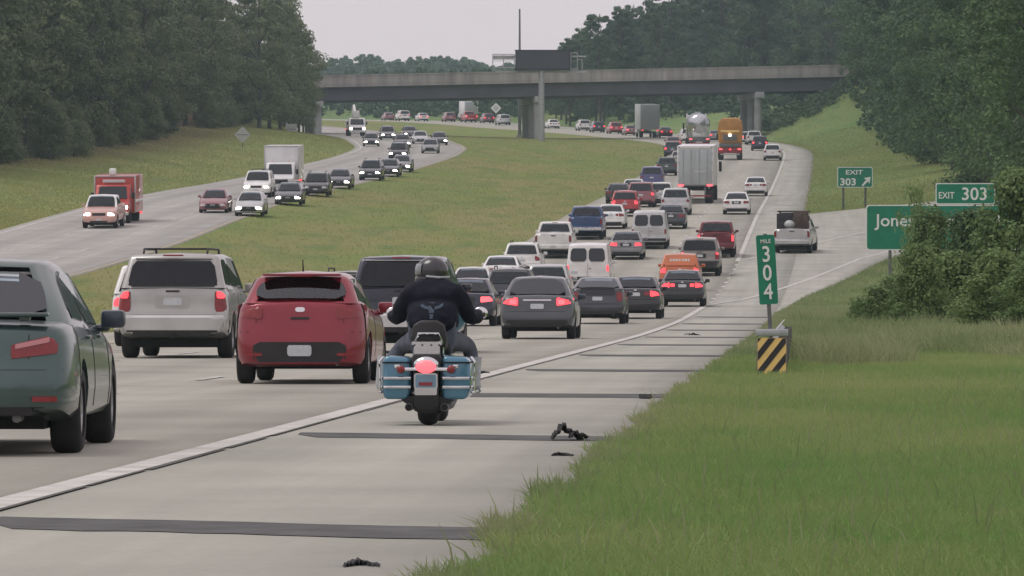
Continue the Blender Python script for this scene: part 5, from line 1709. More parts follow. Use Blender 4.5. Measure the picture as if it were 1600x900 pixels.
TALL = cab_truck('trailer', 'white', (1.1, 4.5), 2.6, 6.2)
BUCK = cab_truck('white', 'white', (.9, 1.9), 2.3, 4.4)
BUCK.add("boom", MB().box((.1, -.2, 3.0), (.3, 4.0, .28), Matrix.Rotation(R(-24), 3, 'X')).mesh("boom", bevel=.03), 'white')
BUCK.add("bucket", MB().box((.1, 1.9, 2.75), (.9, .8, .9)).mesh("bucket", bevel=.08), 'white')
BUCK.add("turret", MB().cyl((.1, -1.8, 1.9), (.1, -1.8, 3.6), .28).mesh("turret"), 'white')

# ------------------------------------------------------------------ paints
PC = {}
def pc(name, col, **k):
    if name not in PC: PC[name] = paint(name + "_car_paint", col, **k)
    return PC[name]
pc('greengrey', (.062, .105, .10), metal=.45, rough=.28)
pc('silver', (.40, .40, .385), metal=.6, rough=.34)
pc('palesilver', (.52, .53, .53), metal=.5, rough=.34)
pc('red', (.24, .014, .03), metal=.3, rough=.28)
pc('midnight', (.018, .022, .04), metal=.3, rough=.25)
pc('charcoal', (.055, .06, .072), metal=.5, rough=.3)
pc('slate', (.075, .082, .095), metal=.5, rough=.3)
pc('black', (.016, .016, .02), metal=.2, rough=.25)
pc('white', (.74, .74, .73), metal=0, rough=.35)
pc('offwhite', (.62, .63, .62), metal=0, rough=.35)
pc('grey', (.20, .205, .21), metal=.5, rough=.34)
pc('tan', (.24, .225, .21), metal=.5, rough=.34)
pc('orange', (.52, .13, .035), metal=.0, rough=.4)
pc('blue', (.035, .075, .19), metal=.3, rough=.3)
pc('purple', (.07, .075, .20), metal=.3, rough=.3)
pc('green', (.04, .06, .05), metal=.3, rough=.3)
pc('darkred', (.16, .02, .03), metal=.3, rough=.3)
pc('rose', (.27, .10, .115), metal=.3, rough=.35)
pc('brightred', (.38, .03, .035), metal=.1, rough=.35)
pc('palered', (.56, .33, .28), metal=0, rough=.4)
PNAMES = {'white': 'white', }
def mats_for(c, **k):
    d = {'paint': PC[c], 'bumper': PC[c]}
    d.update(k); return d
LIT = dict(tail_light=M['tail_on'])
BRK = dict(tail_light=M['brake'])
OFFH = dict(headlight=M['lens'])

# the nearest ones, each with its own fittings
p = at(-58, 712); place(CAMRY, "sedan", "green grey sedan nearest the camera, cut by the left edge of the picture", "car", p, headR(p.y), mats_for('greengrey'), yaw=R(2.3))
p = at(279, 561); place(SUV, "sport_utility_vehicle", "silver sport utility vehicle with roof rack and lit tail lights left of the red hatchback", "car", p, headR(p.y), mats_for('silver', bumper=PC['palesilver'], paint_d=PC['silver']))
p = at(475, 602); place(HATCH, "hatchback", "dark red five-door hatchback directly left of the motorcycle", "car", p, headR(p.y), mats_for('red', number_plate_recess=M['trim']))
p = at(842, 531); place(GREY, "sedan", "dark grey sedan braking with bright tail lights, right of the motorcycle rider", "car", p, headR(p.y), mats_for('slate', number_plate_recess=PC['slate']))
p = spot(632, 109); place(SUV, "sport_utility_vehicle", "large midnight blue sport utility vehicle with dark rear window behind the rider", "car", p, headR(p.y), mats_for('midnight', bumper=M['chrome'], paint_d=PC['midnight'], brake_lamp=M['tail']), drop=('roof_rail', 'roof_bar'))
p = spot(252, 122); place(MINIV, "minivan", "white minivan mostly hidden beyond the silver sport utility vehicle", "car", p, headR(p.y), mats_for('white', **LIT))
p = spot(548, 152); place(XOVER, "crossover", "dark crossover whose roof shows between the red hatchback and the midnight blue vehicle", "car", p, headR(p.y), mats_for('black'))
p = at(935, 507); place(LIFT, "hatchback", "charcoal liftback with a two-pane tail right of the braking grey sedan", "car", p, headR(p.y), mats_for('charcoal', tail_light=M['tail']))
p = at(994, 499); place(SEDANB, "sedan", "black sedan tucked in front of the charcoal liftback", "car", p, headR(p.y), mats_for('black', **LIT, tail_light_inner=M['tail']))
p = at(1067, 480); place(SEDANB, "sedan", "black sedan with four lit tail lights just behind the orange car", "car", p, headR(p.y), mats_for('black', **LIT, tail_light_inner=M['tail_on']))
right = [  # template, px, py or ('D', distance), name, paint, extra mats, label
    (SEDAN, 730, 175, "sedan", 'midnight', BRK, "dark blue sedan partly hidden by the motorcycle rider's right arm"),
    (XOVER, 798, 206, "crossover", 'charcoal', {}, "dark crossover peeping over the left of the braking grey sedan's roof"),
    (SEDAN, 738, 238, "sedan", 'offwhite', {}, "off-white sedan just right of the rider's head"),
    (SEDANB, 784, 260, "sedan", 'white', {}, "white sedan in the left lane ahead of the off-white one"),
    (XOVER, 857, 231, "crossover", 'palesilver', {}, "pale silver crossover with wide dark rear window above the grey sedan"),
    (XOVER, 817, 275, "crossover", 'white', {}, "white crossover with black windows behind the large white pickup"),
    (VAN, 920, 258, "van", 'white', LIT, "white van with two rear windows and a red right tail light, above the charcoal liftback"),
    (PICK, 866, 302, "pickup_truck", 'white', {}, "white pickup truck at the left edge of the road below the blue pickup"),
    (SEDAN, 979, 300, "sedan", 'grey', LIT, "grey sedan with lit tail lights below the white utility van"),
    (XOVER, 1063, 256, "crossover", 'orange', dict(LIT, rear_window=PC['orange']), "bright orange car with a pale lettered band on its tail"),
    (SUV, 1094, 277, "sport_utility_vehicle", 'tan', dict(bumper=M['trim'], paint_d=M['trim']), "tan grey sport utility vehicle beyond the orange car"),
    (PICK, 1119, 303, "pickup_truck", 'darkred', LIT, "dark red pickup peeping out right of the tan sport utility vehicle"),
    (VAN, 1015, 315, "van", 'palesilver', dict(tail_light=M['tail']), "pale grey utility van with two rear windows beyond the grey sedan"),
    (SEDAN, 1049, 347, "sedan", 'charcoal', {}, "dark sedan just right of the pale utility van"),
    (MINIV, 1056, 376, "minivan", 'palesilver', {}, "silver minivan behind the tall trailer, beyond the dark sedan"),
    (PICK, 916, 329, "pickup_truck", 'blue', dict(bumper=M['chrome']), "blue pickup truck at the left edge of the road"),
    (SEDANB, 955, 347, "sedan", 'white', {}, "white sedan right of and beyond the blue pickup"),
    (XOVER, 977, 372, "crossover", 'brightred', LIT, "red crossover beyond the white sedan in the left lane"),
    (MINIV, 1002, 398, "minivan", 'rose', LIT, "reddish minivan just beyond the red crossover"),
    (SEDAN, 990, 428, "sedan", 'offwhite', {}, "off-white sedan below the purple van in the left lane"),
    (MINIV, 1019, 470, "minivan", 'purple', {}, "purple blue minivan left of the tall trailer"),
    (XOVER, 1042, 519, "crossover", 'green', {}, "dark green crossover beyond the purple minivan"),
    (SEDAN, 1151, 377, "sedan", 'white', {}, "nearer of the two white sedans right of the tall trailer"),
    (SEDANB, 1181, 438, "sedan", 'white', {}, "farther of the two white sedans right of the tall trailer"),
    (XOVER, 1207, 585, "crossover", 'white', {}, "white crossover in the right lane near the top of the climb, below a dark crossover"),
    (XOVER, 1187, 645, "crossover", 'midnight', LIT, "dark crossover just beyond the white one near the top of the climb"),
    (SEDAN, 1167, 700, "sedan", 'white', LIT, "small white sedan at the bend under the right end of the overpass"),
    (SEDAN, 966, 410, "sedan", 'black', {}, "black sedan at the median edge beyond the red crossover"),
    (XOVER, 1033, 402, "crossover", 'offwhite', LIT, "off-white crossover between the rose minivan and the tall trailer"),
    (SEDAN, 1062, 560, "sedan", 'silver', {}, "silver sedan beyond the dark green crossover, left of the tall trailer"),
    (XOVER, 1051, 603, "crossover", 'charcoal', LIT, "charcoal crossover just before the pinkish sedan left of the tanker"),
    (MINIV, 1075, 712, "minivan", 'white', {}, "white minivan just left of the tanker's tank"),
    (SEDANB, 1118, 722, "sedan", 'grey', LIT, "grey sedan between the tanker and the orange hopper truck"),
    (XOVER, 1178, 690, "crossover", 'offwhite', {}, "off-white crossover at the bend between the white sedan and the dark crossover"),
    (SEDAN, 1052, 655, "sedan", 'rose', LIT, "pinkish sedan with a lit tail light left of the tanker"),
]
for i_, (T, px, D, nm, colr, ex_, lab) in enumerate(right):
    p = spot(px, D)
    cat = {'pickup_truck': 'pickup truck', 'van': 'van', 'minivan': 'car'}.get(nm, 'car')
    o = place(T, nm, lab, cat, p, headR(p.y), mats_for(colr, **ex_), drop=('roof_rail', 'roof_bar') if i_ % 2 == 0 or colr == 'orange' else ())
    if colr == 'orange':
        # pale, unreadable letters across the tail
        for k in range(7):
            w = .10 + .04 * (k % 3)
            c = MB().box((-.40 + k * .133, T.axr - .70, 1.36), (w * .75, .03, .10 + .03 * (k % 2))).box((-.40 + k * .133, T.axr - .695, 1.39), (w * .4, .028, .13)).obj("decal", M['swhite'], o, smooth=False)
            c['kind'] = 'stuff'
# the load-carrying pickup on the ramp
p = at(1240, 396)
o = place(PICK, "pickup_truck", "silver pickup truck piled with dark furniture, on the exit ramp", "pickup truck", p, (.13, 1), mats_for('palesilver'))
def load_item(name, mb, m, label, cat):
    q = mb.obj(name, m, None, bevel=.02)
    q.matrix_world = o.matrix_world.copy()
    tag(q, label, cat, None)
M['dcloth'] = mat("dark_upholstery", (.035, .03, .035), .9, vary=.4, scale=5, bump=.5)
M['bcloth'] = mat("brown_upholstery", (.09, .065, .055), .9, vary=.4, scale=5, bump=.5)
yb_ = PICK.axr - 1.2
load_item("armchair", MB().box((-.42, yb_ + .85, 1.25), (.85, .8, .9)).box((-.42, yb_ + .62, 1.85), (.85, .3, .55)).box((-.8, yb_ + 1.0, 1.82), (.12, .6, .35)), M['dcloth'], "dark armchair in the left of the loaded pickup's bed", "armchair")
load_item("armchair", MB().box((.45, yb_ + .85, 1.22), (.82, .8, .84)).box((.45, yb_ + .55, 1.9), (.8, .28, .75)).box((.82, yb_ + 1.0, 1.85), (.10, .6, .3)), M['bcloth'], "brown armchair in the right of the loaded pickup's bed", "armchair")
load_item("table", MB().box((0, yb_ + 1.5, 2.22), (1.75, .5, .07)).box((-.75, yb_ + 1.5, 1.5), (.08, .08, 1.4)).box((.75, yb_ + 1.5, 1.5), (.08, .08, 1.4)).box((.0, yb_ + 1.5, 2.0), (1.5, .06, .3)), M['dcloth'], "dark table standing behind the chairs in the loaded pickup's bed", "table")
load_item("bundle", MB().ball((-.15, yb_ + .45, 1.55), (.3, .22, .24), 12, 8), M['sback'], "pale round bundle between the chairs on the loaded pickup", "bundle")

# trucks going up the hill
WT = {'paint': PC['white']}
p = spot(1087, 411); place(SEMI, "semi_truck", "tall grey box trailer truck in the middle lane with lit tail lights", "truck", p, headR(p.y), WT)
p = spot(1092, 662); place(TANK, "tanker_truck", "shiny silver tanker truck directly ahead of the tall grey trailer", "truck", p, headR(p.y), WT)
p = spot(1141, 588); place(DUMP, "dump_truck", "orange hopper truck with red tail board right of the tanker", "truck", p, headR(p.y), {})
# the queue that has turned left under the overpass
far = [
    (XOVER, 935, 838, "crossover", 'midnight', LIT, "dark crossover between the lone pale crossover and the red and white lit one"),
    (SEDAN, 838, 908, "sedan", 'grey', {}, "grey sedan half hidden by the overpass's middle columns"),
    (TALL, 1012, 775, "box_truck", None, {}, "tall pale box truck in the queue left of the tanker"),
    (SEDAN, 1040, 775, "sedan", 'darkred', LIT, "low dark red car right of the tall pale box truck"),
    (XOVER, 962, 822, "crossover", 'brightred', BRK, "red and white lit crossover left of the tall pale box truck"),
    (SEDAN, 986, 800, "sedan", 'rose', BRK, "rose car with bright tail lights at the foot of the tall pale box truck"),
    (XOVER, 913, 862, "crossover", 'offwhite', {}, "pale crossover alone right of the message board post"),
    (SEDAN, 865, 893, "sedan", 'white', {}, "white sedan beside the message board post"),
    (MINIV, 788, 935, "minivan", 'palesilver', {}, "pale minivan left of the overpass's middle column"),
    (XOVER, 763, 962, "crossover", 'darkred', LIT, "dark red crossover below the orange edged diamond sign"),
    (PICK, 735, 975, "pickup_truck", 'brightred', BRK, "red pickup with one bright tail light in the far queue"),
    (XOVER, 703, 985, "crossover", 'rose', {}, "rose crossover at the left of the red far queue"),
    (SUV, 631, 1012, "sport_utility_vehicle", 'white', {}, "white sport utility vehicle in the far queue at the left"),
    (SEDAN, 661, 1000, "sedan", 'offwhite', BRK, "small pale sedan right of the white sport utility vehicle in the far queue"),
    (SEDAN, 608, 1030, "sedan", 'rose', {}, "pinkish sedan at the left end of the far queue"),
    (BOXT, 733, 1010, "box_truck", None, {}, "small pale box truck standing above the red far queue"),
]
for T, px, D, nm, colr, ex_, lab in far:
    p = spot(px, D)
    place(T, nm, lab, {'box_truck': 'truck', 'pickup_truck': 'pickup truck'}.get(nm, 'car'), p, headR(p.y), mats_for(colr, **ex_) if colr else WT)

# oncoming traffic
onc = [
    (PICK, 157, 357, "pickup_truck", 'palered', dict(cabin=PC['white']), "pale reddish pickup truck with white cab and lit headlights before the red rescue truck"),
    (SEDAN, 334, 333, "sedan", 'rose', OFFH, "dusty rose sedan between the pale reddish pickup and the silver sedan"),
    (SEDANB, 390, 338, "sedan", 'palesilver', {}, "silver sedan with lit headlights right of the dusty rose sedan"),
    (SUV, 402, 309, "sport_utility_vehicle", 'white', dict(bumper=M['chrome']), "white sport utility vehicle left of the white box truck's cab"),
    (BOXT, 438, 304, "box_truck", None, OFFH, "white box truck among the oncoming cars"),
    (SEDAN, 451, 321, "sedan", 'charcoal', {}, "dark sedan with headlights in front of the white box truck"),
    (XOVER, 494, 307, "crossover", 'black', OFFH, "black crossover without headlights right of the white box truck"),
    (SEDAN, 530, 295, "sedan", 'charcoal', {}, "dark sedan with headlights right of the black crossover"),
    (XOVER, 579, 282, "crossover", 'charcoal', {}, "dark crossover with headlights, largest of the three side by side near the bend"),
    (SEDAN, 607, 276, "sedan", 'midnight', {}, "dark blue car half hidden right of the dark crossover"),
    (SEDANB, 627, 269, "sedan", 'grey', {}, "grey car at the inner edge of the oncoming bend"),
    (XOVER, 622, 250, "crossover", 'black', {}, "black crossover with bright headlights above the grey car at the bend"),
    (SEDAN, 629, 231, "sedan", 'charcoal', {}, "dark car directly beyond the black crossover at the bend"),
    (SEDANB, 657, 225, "sedan", 'palesilver', OFFH, "low silver car broadside at the far bend"),
    (SEDAN, 687, 227, "sedan", 'black', {}, "black car with headlights nearest the tip of the median"),
    (SEDAN, 580, 229, "sedan", 'black', {}, "black car with twin headlights left of the bend's queue"),
    (SEDANB, 641, 216, "sedan", 'charcoal', {}, "dark sedan with headlights beyond the low silver car at the far bend"),
    (XOVER, 606, 219, "crossover", 'grey', {}, "grey crossover between the twin-headlight black car and the far bend"),
    (SEDAN, 672, 240, "sedan", 'grey', OFFH, "grey sedan on the inside of the bend before the black car at the median tip"),
    (BUCK, 558, 213, "utility_truck", None, {}, "white utility truck with a raised boom coming under the overpass"),
]
for T, px, py, nm, colr, ex_, lab in onc:
    p = at(px, py)
    place(T, nm, lab, {'box_truck': 'truck', 'utility_truck': 'truck', 'pickup_truck': 'pickup truck'}.get(nm, 'car'), p, headL(p.y), mats_for(colr, **ex_) if colr else dict(WT, **ex_), near='front')
q = at(157, 357)
p = spot(176, q.y + 8.5); place(FIRE, "rescue_truck", "red rescue truck right behind the pale reddish pickup at the far left", "truck", p, headL(p.y), {}, near='front')
# ------------------------------------------------------------------ motorcycle and rider
M['mblue'] = mat("teal_blue_bike_paint", (.075, .22, .33), .25, .3, vary=.06, coat=.9)
M['leather'] = mat("black_leather", (.006, .008, .018), .75, spec=.25, vary=.25, scale=6, bump=.5, bscale=9)
M['denim'] = mat("grey_blue_denim", (.11, .125, .16), .9, vary=.25, scale=8, bump=.4, bscale=30)
M['skin'] = mat("skin", (.42, .26, .19), .55, vary=.08, scale=8)
M['helmet'] = mat("dark_helmet", (.03, .032, .036), .25, vary=.1, coat=.6)
M['boot'] = mat("pale_boot", (.42, .45, .48), .7, vary=.2, scale=10)
M['vinyl'] = mat("black_seat_vinyl", (.02, .02, .022), .5, vary=.25, scale=9, bump=.3)
M['bplate'] = mat('blue_number_plate', (.16, .27, .36), .5, vary=.12, scale=20)
M['visor'] = mat("grey_visor", (.22, .24, .26), .2, vary=.1, coat=.5)
M['emblem'] = mat("faded_blue_patch", (.07, .095, .13), .85, vary=.3, scale=25)
bp_ = at(670, 668)
hd = headR(bp_.y)
rot = -math.atan2(hd[0], hd[1])
def frame(o, lean=0.0):
    o.location = bp_ + Vector((0, 0, .02)); o.rotation_euler = (0, lean, rot)
mc = empty("motorcycle", label="blue and chrome touring motorcycle with saddlebags riding along the white line", cat="motorcycle")
frame(mc)
def mp(name, mb, m, parent=mc, **k):
    return (mb.obj(name, M[m], parent, **k) if isinstance(mb, MB) else link(name, mb, parent, M[m]))
def mwheel(y, r, tw):
    w = mp("wheel", MB().lathe([(-tw / 2, r * .70), (-tw / 2, r * .86), (-tw * .36, r * .955), (-tw * .15, r), (tw * .15, r), (tw * .36, r * .955), (tw / 2, r * .86), (tw / 2, r * .70)], axis='X', n=32, closed=True), 'tyre', ang=60)
    w.location = (0, y, r)
    rimb = MB().lathe([(-tw * .42, r * .72), (tw * .42, r * .72), (tw * .3, r * .64), (-tw * .3, r * .64)], axis='X', n=28, closed=True).cyl((-.08, 0, 0), (.08, 0, 0), .05)
    for k in range(10):
        a = k * math.pi / 5
        rimb.cyl((0, 0, 0), (0, math.cos(a) * r * .68, math.sin(a) * r * .68), .012, n=6)
    mp("rim", rimb, 'chrome', w)
mwheel(0, .325, .18); mwheel(1.63, .325, .13)
# rear mudguard: an arc over the wheel
def fender(y, r, w, a0, a1, name, m):
    vs = []; fs = []; n = 14; prof = [(-w / 2, -.05), (-w / 2, 0), (-w * .3, .035), (0, .05), (w * .3, .035), (w / 2, 0), (w / 2, -.05)]
    for i in range(n + 1):
        a = R(a0 + (a1 - a0) * i / n)
        for x, h in prof: vs.append((x, y + math.cos(a) * (r + h), .325 + math.sin(a) * (r + h)))
    k = len(prof)
    for i in range(n):
        for j in range(k - 1): fs.append((i * k + j, i * k + j + 1, (i + 1) * k + j + 1, (i + 1) * k + j))
    b = MB().add(vs, fs)
    me = b.mesh(name)
    me = evaluated(me, lambda o: setattr(o.modifiers.new("s", 'SOLIDIFY'), 'thickness', .012))
    return link(name, me, mc, M[m])
fender(0, .36, .22, 60, 212, "rear_mudguard", 'trim')
fender(1.63, .36, .17, 20, 165, "front_mudguard", 'mblue')
mp("mud_flap", MB().box((0, -.335, .26), (.20, .02, .20)), 'trim', bevel=.01)
# saddlebags
for sx in (-1, 1):
    poly = [(-.12, .235), (.085, .235), (.125, .30), (.13, .55), (.10, .61), (-.11, .625), (-.135, .56), (-.135, .32)]
    bag = MB().prism([(x * 1.0, z) for x, z in poly], 'Y', -.30, .36).obj("saddlebag", M['mblue'], mc, bevel=.035, seg=3)
    bag.location = (sx * .262, 0, 0)
    for z in (.345, .425):
        q = MB().box((0, -.312, z), (.25, .02, .026)).box((sx * .142, .0, z), (.016, .6, .024)).obj("chrome_strip", M['chrome'], bag, bevel=.006)
    MB().box((0, -.31, .53), (.05, .025, .035)).obj("latch", M['chrome'], bag, bevel=.006)
    MB().box((0, -.005, .565), (.268, .63, .012)).obj("lid_seam", M['under'], bag)
    MB().tube([(sx * .165, -.30, .30), (sx * .185, -.28, .30), (sx * .19, -.2, .30), (sx * .19, .3, .30)], .012, 8).tube([(sx * .19, -.25, .30), (sx * .195, -.25, .57), (sx * .16, -.2, .61)], .012, 8).obj("bag_guard", M['chrome'], mc).location = (sx * .235, 0, 0)
    # indicators on the chrome bar
    MB().ball((sx * .225, -.40, .505), (.038, .03, .038), 12, 8).obj("indicator", M['tail'], mc)
    # exhausts
    ex_ = MB().tube([(sx * .17, 1.0, .22), (sx * .16, .6, .17), (sx * .16, -.30, .165)], [.03, .036, .036], 14).obj("exhaust_pipe", M['dgalv'], mc)
    MB().cyl((sx * .16, -.303, .165), (sx * .16, -.29, .165), .030, n=14).obj("exhaust_tip", M['under'], ex_)
mp("indicator_bar", MB().cyl((-.22, -.37, .505), (.22, -.37, .505), .017, n=10), 'chrome')
tl = mp("tail_light", MB().ball((0, -.385, .53), (.095, .05, .062), 18, 12), 'brake')
MB().ball((0, -.365, .545), (.115, .05, .075), 18, 12).obj("lamp_shell", M['chrome'], tl)
pl = mp("number_plate", MB().prism(rounded(.185, .115, .015), 'Y', -.415, -.409), 'bplate', smooth=False); pl.location = (0, 0, .40)
MB().prism(rounded(.21, .14, .02), 'Y', -.408, -.400).obj("plate_frame", M['chrome'], pl, smooth=False)
MB().box((.0, -.418, -.025), (.12, .004, .03)).obj("plate_sticker", M['redbar'], pl, smooth=False)
mp("rear_subframe", MB().prism([(-.10, .14), (.10, .14), (.23, .225), (.23, .27), (-.23, .27), (-.23, .225)], 'Y', -.27, .25), 'trim', bevel=.02)
mp("plate_base", MB().prism(rounded(.20, .07, .015), 'Y', -.412, -.405), 'chrome', smooth=False).location = (0, 0, .31)
# luggage rack and backrest
rk = MB()
for x in (-.11, -.04, .04, .11): rk.tube([(x, .12, .74), (x, -.22, .75), (x, -.27, .72)], .011, 6)
rk.box((0, -.26, .735), (.27, .02, .03)).box((0, -.24, .68), (.23, .03, .08)).box((0, .1, .735), (.27, .02, .025))
mp("luggage_rack", rk, 'chrome', bevel=0)
mp("sissy_bar", MB().tube([(-.125, .02, .60), (-.125, -.02, .74), (-.09, -.045, .82), (.09, -.045, .82), (.125, -.02, .74), (.125, .02, .60)], .014, 8), 'chrome')
MB_p = MB().prism([(-.15, .69), (.15, .69), (.165, .78), (.14, .90), (.07, .94), (-.07, .94), (-.14, .90), (-.165, .78)], 'Y', -.03, .06)
mp("backrest_pad", MB_p, 'vinyl', bevel=.025, seg=3)
mp("seat", MB().box((0, .22, .72), (.30, .36, .11)).box((0, .62, .68), (.36, .44, .11)), 'vinyl', bevel=.04, seg=3)
mp("fuel_tank", MB().ball((0, 1.05, .78), (.19, .30, .15), 20, 12), 'mblue')
eng = MB().box((0, .85, .42), (.30, .5, .36))
mp("engine", eng, 'dgalv', bevel=.04)
for sy in (.72, .98):
    mp("cylinder", MB().lathe([(-.06 + i * .02, .09 if i % 2 else .075) for i in range(13)], (0, sy, .60), 'Z', 18), 'chrome')
for sx in (-1, 1):
    mp("engine_guard", MB().tube([(sx * .08, 1.2, .75), (sx * .33, 1.22, .66), (sx * .38, 1.22, .5), (sx * .33, 1.2, .36), (sx * .08, 1.15, .28)], .018, 8), 'chrome')
    mp("footboard", MB().box((sx * .33, 1.02, .285), (.14, .36, .03)), 'trim', bevel=.01)
    mp("fork", MB().cyl((sx * .1, 1.63, .33), (sx * .1, 1.32, 1.0), .028), 'chrome')
    mp("mirror", MB().ball((sx * .40, 1.13, 1.00), (.068, .02, .058), 16, 10), 'chrome')
    mp("mirror_arm", MB().tube([(sx * .34, 1.14, 1.0), (sx * .39, 1.16, 1.0), (sx * .42, 1.145, 1.0)], .008, 6), 'chrome')
    mp("grip", MB().cyl((sx * .30, 1.10, 1.0), (sx * .44, 1.02, .985), .02, n=12), 'trim')
mp("handlebar", MB().tube([(-.31, 1.10, 1.0), (-.2, 1.2, 1.0), (-.08, 1.27, .97), (.08, 1.27, .97), (.2, 1.2, 1.0), (.31, 1.10, 1.0)], .014, 8), 'chrome')
mp("fairing", MB().ball((0, 1.38, .98), (.27, .14, .20), 20, 12), 'mblue')
mp("windshield", MB().add([(-.24, 1.42, 1.12), (.24, 1.42, 1.12), (.17, 1.34, 1.33), (-.17, 1.34, 1.33), (-.24, 1.425, 1.12), (.24, 1.425, 1.12), (.17, 1.345, 1.33), (-.17, 1.345, 1.33)], [(0, 1, 2, 3), (7, 6, 5, 4), (0, 4, 5, 1), (1, 5, 6, 2), (2, 6, 7, 3), (3, 7, 4, 0)]), 'lglass', smooth=False)
mp("swing_arm", MB().cyl((-.12, 0, .325), (-.12, .6, .36), .03).cyl((.12, 0, .325), (.12, .6, .36), .03), 'dgalv')
mp("rear_light_frame", MB().box((0, -.28, .56), (.26, .16, .16)), 'trim', bevel=.03)

# rider: one continuous body, clothed
def skin(name, nodes_, edges_, root, sub=2, fuse=0, folds=0):
    me = bpy.data.meshes.new(name)
    keys = list(nodes_)
    me.from_pydata([nodes_[k][0] for k in keys], [(keys.index(a), keys.index(b)) for a, b in edges_], [])
    def setup(o):
        m_ = o.modifiers.new("skin", 'SKIN'); m_.use_smooth_shade = True; m_.branch_smoothing = .5
        for i, k in enumerate(keys):
            sv = o.data.skin_vertices[0].data[i]
            rr = nodes_[k][1]
            sv.radius = rr if hasattr(rr, '__len__') else (rr, rr)
            sv.use_root = (k == root)
        s_ = o.modifiers.new("sub", 'SUBSURF'); s_.levels = sub; s_.render_levels = sub
        if fuse:
            q = o.modifiers.new("fuse", 'REMESH'); q.mode = 'VOXEL'; q.voxel_size = fuse
            q = o.modifiers.new("soft", 'SMOOTH'); q.factor = .5; q.iterations = 9
            tx = bpy.data.textures.new("folds", 'CLOUDS'); tx.noise_scale = .085; tx.noise_depth = 2
            q = o.modifiers.new("folds", 'DISPLACE'); q.texture = tx; q.strength = folds; q.mid_level = .5; q.texture_coords = 'LOCAL'
            q = o.modifiers.new("soft2", 'SMOOTH'); q.factor = .5; q.iterations = 2
    r_ = evaluated(me, setup)
    r_.name = name
    r_.polygons.foreach_set('use_smooth', np.ones(len(r_.polygons), dtype=bool))
    return r_
person = empty("person", label="rider in black leather jacket and dark helmet on the motorcycle, head turned left", cat="person")
frame(person)
def body_graph(grow):
    nd = {'pelvis': ((0, .50, .80), .15), 'waist': ((0, .50, .92), (.145, .10)), 'chest': ((0, .55, 1.08), (.16, .10)), 'upper': ((0, .60, 1.20), (.12, .08)), 'neck': ((0, .63, 1.29), .062), 'head0': ((-.01, .67, 1.33), (.075, .085)), 'head1': ((-.015, .69, 1.40), (.078, .09)), 'crown': ((-.015, .69, 1.45), .055)}
    ed = [('pelvis', 'waist'), ('waist', 'chest'), ('chest', 'upper'), ('upper', 'neck'), ('neck', 'head0'), ('head0', 'head1'), ('head1', 'crown')]
    for s, q in ((-1, 'l'), (1, 'r')):
        nd['sh' + q] = ((s * .205, .60, 1.19), .085); nd['ua' + q] = ((s * .285, .65, 1.07), .068); nd['el' + q] = ((s * .318, .72, .96), .054); nd['fa' + q] = ((s * .385, .87, .97), .046); nd['wr' + q] = ((s * .375, .98, .985), .034); nd['pa' + q] = ((s * .37, 1.03, 1.005), (.042, .022))
        ed += [('upper', 'sh' + q), ('sh' + q, 'ua' + q), ('ua' + q, 'el' + q), ('el' + q, 'fa' + q), ('fa' + q, 'wr' + q), ('wr' + q, 'pa' + q)]
        nd['hip' + q] = ((s * .12, .55, .78), .115); nd['th' + q] = ((s * .205, .76, .745), .085); nd['kn' + q] = ((s * .31, .98, .70), .068); o_ = 0 if s > 0 else .15
        nd['sn' + q] = ((s * (.335 + o_ * .7), .985, .52), .056); nd['an' + q] = ((s * (.345 + o_), .97, .36), .042); nd['fo' + q] = ((s * (.35 + o_), 1.08, .325), .04); nd['to' + q] = ((s * (.355 + o_), 1.17, .315), .03)
        ed += [('pelvis', 'hip' + q), ('hip' + q, 'th' + q), ('th' + q, 'kn' + q), ('kn' + q, 'sn' + q), ('sn' + q, 'an' + q), ('an' + q, 'fo' + q), ('fo' + q, 'to' + q)]
    return nd, ed
nd, ed = body_graph(0)
full = dict(nd); fe = list(ed)
for s, q in ((-1, 'l'), (1, 'r')):
    for i in range(4):
        x = s * (.335 + i * .026)
        y0 = 1.065 - i * .012
        ln = [1.0, 1.1, 1.0, .85][i]
        full['f%s%da' % (q, i)] = ((x, y0 + .025 * ln, 1.015), .0095); full['f%s%db' % (q, i)] = ((x, y0 + .05 * ln, .995), .009); full['f%s%dc' % (q, i)] = ((x, y0 + .042 * ln, .968), .008)
        fe += [('pa' + q, 'f%s%da' % (q, i)), ('f%s%da' % (q, i), 'f%s%db' % (q, i)), ('f%s%db' % (q, i), 'f%s%dc' % (q, i))]
    full['t%sa' % q] = ((s * .325, 1.03, .985), .011); full['t%sb' % q] = ((s * .315, 1.065, .972), .009)
    fe += [('pa' + q, 't%sa' % q), ('t%sa' % q, 't%sb' % q)]
link("body", skin("body", full, fe, 'pelvis'), person, M['skin'])
# jacket: torso and sleeves, a little looser than the body
J = {k: nd[k] for k in ('pelvis', 'waist', 'chest', 'upper', 'shl', 'ual', 'ell', 'fal', 'wrl', 'shr', 'uar', 'elr', 'far', 'wrr')}
jg = {'pelvis': (.22, .19), 'waist': (.275, .20), 'chest': (.295, .21), 'upper': (.235, .17), 'sh': .118, 'ua': .092, 'el': .076, 'fa': .076, 'wr': .054}
J = {k: (v[0], jg.get(k, jg.get(k[:2]))) for k, v in J.items()}
J['collar'] = ((0, .635, 1.315), .088)
jacket = link("jacket", skin("jacket", J, [e for e in ed if e[0] in J and e[1] in J] + [('upper', 'collar')], 'pelvis', fuse=.016, folds=.03), person, M['leather'])
